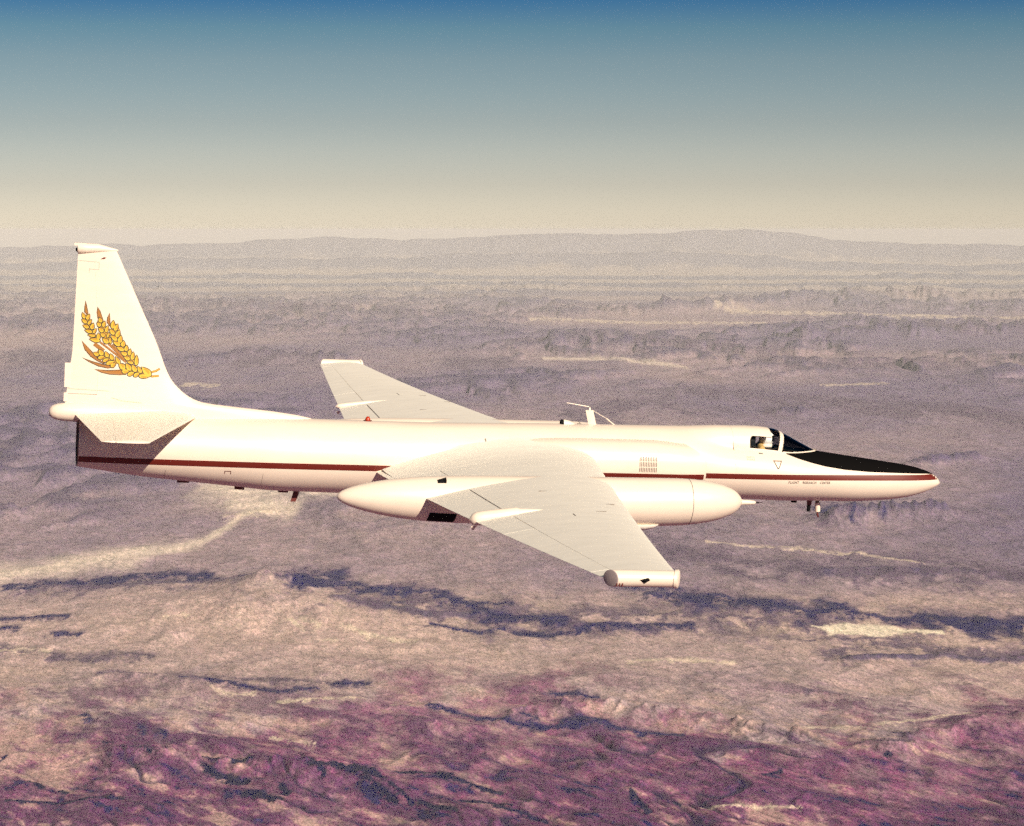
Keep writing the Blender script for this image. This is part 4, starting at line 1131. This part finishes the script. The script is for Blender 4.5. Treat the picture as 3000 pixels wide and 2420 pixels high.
# ------------------------------------------------------------------ pilot
def build_pilot():
    # joints (x forward, y port, z up) with radii, seated, hands on the control column
    J = {'pel': (4.80, 0, -.17, .15), 'bel': (4.79, 0, 0.0, .145), 'che': (4.80, 0, .20, .165), 'nck': (4.84, 0, .40, .075), 'hd0': (4.88, 0, .50, .095), 'hd1': (4.89, 0, .60, .09),
         'sR': (4.80, -.19, .30, .075), 'eR': (4.96, -.25, .08, .055), 'wR': (5.20, -.12, .06, .040), 'hR': (5.27, -.06, .08, .042),
         'sL': (4.80, .19, .30, .075), 'eL': (4.94, .25, .06, .055), 'wL': (5.17, .22, .02, .040), 'hL': (5.25, .21, .03, .042),
         'kR': (5.28, -.15, -.10, .075), 'aR': (5.55, -.14, -.42, .055), 'tR': (5.68, -.14, -.44, .05), 'kL': (5.28, .15, -.10, .075), 'aL': (5.55, .14, -.42, .055), 'tL': (5.68, .14, -.44, .05),
         'hipR': (4.86, -.11, -.18, .10), 'hipL': (4.86, .11, -.18, .10)}
    J = {k: (v[0] + .22, v[1], v[2] + (.10 if k[0] in 'scn' or k == 'bel' else .05), v[3]*(1.1 if k[0] == 's' else 1)) for k, v in J.items()}
    E = [('pel','bel'),('bel','che'),('che','nck'),('nck','hd0'),('hd0','hd1'),('che','sR'),('sR','eR'),('eR','wR'),('wR','hR'),('che','sL'),('sL','eL'),('eL','wL'),('wL','hL'),
         ('pel','hipR'),('hipR','kR'),('kR','aR'),('aR','tR'),('pel','hipL'),('hipL','kL'),('kL','aL'),('aL','tL')]
    for s, y0, hx, hz in (('R', -.06, 5.51, .11), ('L', .21, 5.49, .06)):
        for k, (dy, L) in enumerate(((-.028, .055), (-.010, .065), (.009, .062), (.026, .048))):
            a, b = 'f%s%da' % (s, k), 'f%s%db' % (s, k)
            J[a] = (hx + .045, y0 + dy, hz - .01, .0095); J[b] = (hx + .045 + L*.6, y0 + dy*.9, hz - .01 - L*.7, .008)
            E += [('h' + s, a), (a, b)]
        J['th' + s] = (hx + .02, y0 + (.045 if s == 'R' else -.045), hz + .015, .010); E.append(('h' + s, 'th' + s))
    keys = list(J); me = bpy.data.meshes.new("person")
    me.from_pydata([J[k][:3] for k in keys], [(keys.index(a), keys.index(b)) for a, b in E], [])
    o = link(bpy.data.objects.new("person", me)); o.rotation_euler = PLANE_ROT
    o.modifiers.new("skin", 'SKIN'); 
    for i, k in enumerate(keys):
        sv = me.skin_vertices[0].data[i]; sv.radius = (J[k][3], J[k][3]); sv.use_root = (k == 'pel')
    ss = o.modifiers.new("smooth", 'SUBSURF'); ss.levels = 2; ss.render_levels = 2
    dg = bpy.context.evaluated_depsgraph_get(); nm = bpy.data.meshes.new_from_object(o.evaluated_get(dg))
    o.modifiers.clear(); o.data = nm; nm.materials.clear(); nm.materials.append(M_SUIT)
    nm.polygons.foreach_set("use_smooth", [True]*len(nm.polygons))
    tag(o, "seated pilot in tan suit and white helmet inside the aircraft cockpit", "person")
    h = MB(); n = 28; rings = []
    hx, hz = 5.18, .605
    for i in range(15):
        t = pi*(i+.4)/15.2; r = sin(t)
        rings.append([(hx + (.165*r)*cos(2*pi*k/n), .145*r*sin(2*pi*k/n), hz + .155*cos(t)) for k in range(n)])
    h.loft(rings).build("helmet", M_HELMET, o)
    v = MB(); rows = []
    for i in range(9):
        t = radians(62 + 46*i/8); rows.append([(hx + .172*sin(t)*cos(a), .152*sin(t)*sin(a), hz + .162*cos(t)) for a in [radians(-62 + 124*k/14) for k in range(15)]])
    v.grid(rows).build("visor", M_VISOR, o)
    c = MB(); c.loft([[(hx-.01 + .135*k*cos(2*pi*q/24), .125*k*sin(2*pi*q/24), z) for q in range(24)] for k, z in ((1.05, .43), (1.12, .45), (1.1, .475), (1.0, .49))]); c.build("neck_ring", M_GREYWHITE, o)
build_pilot()
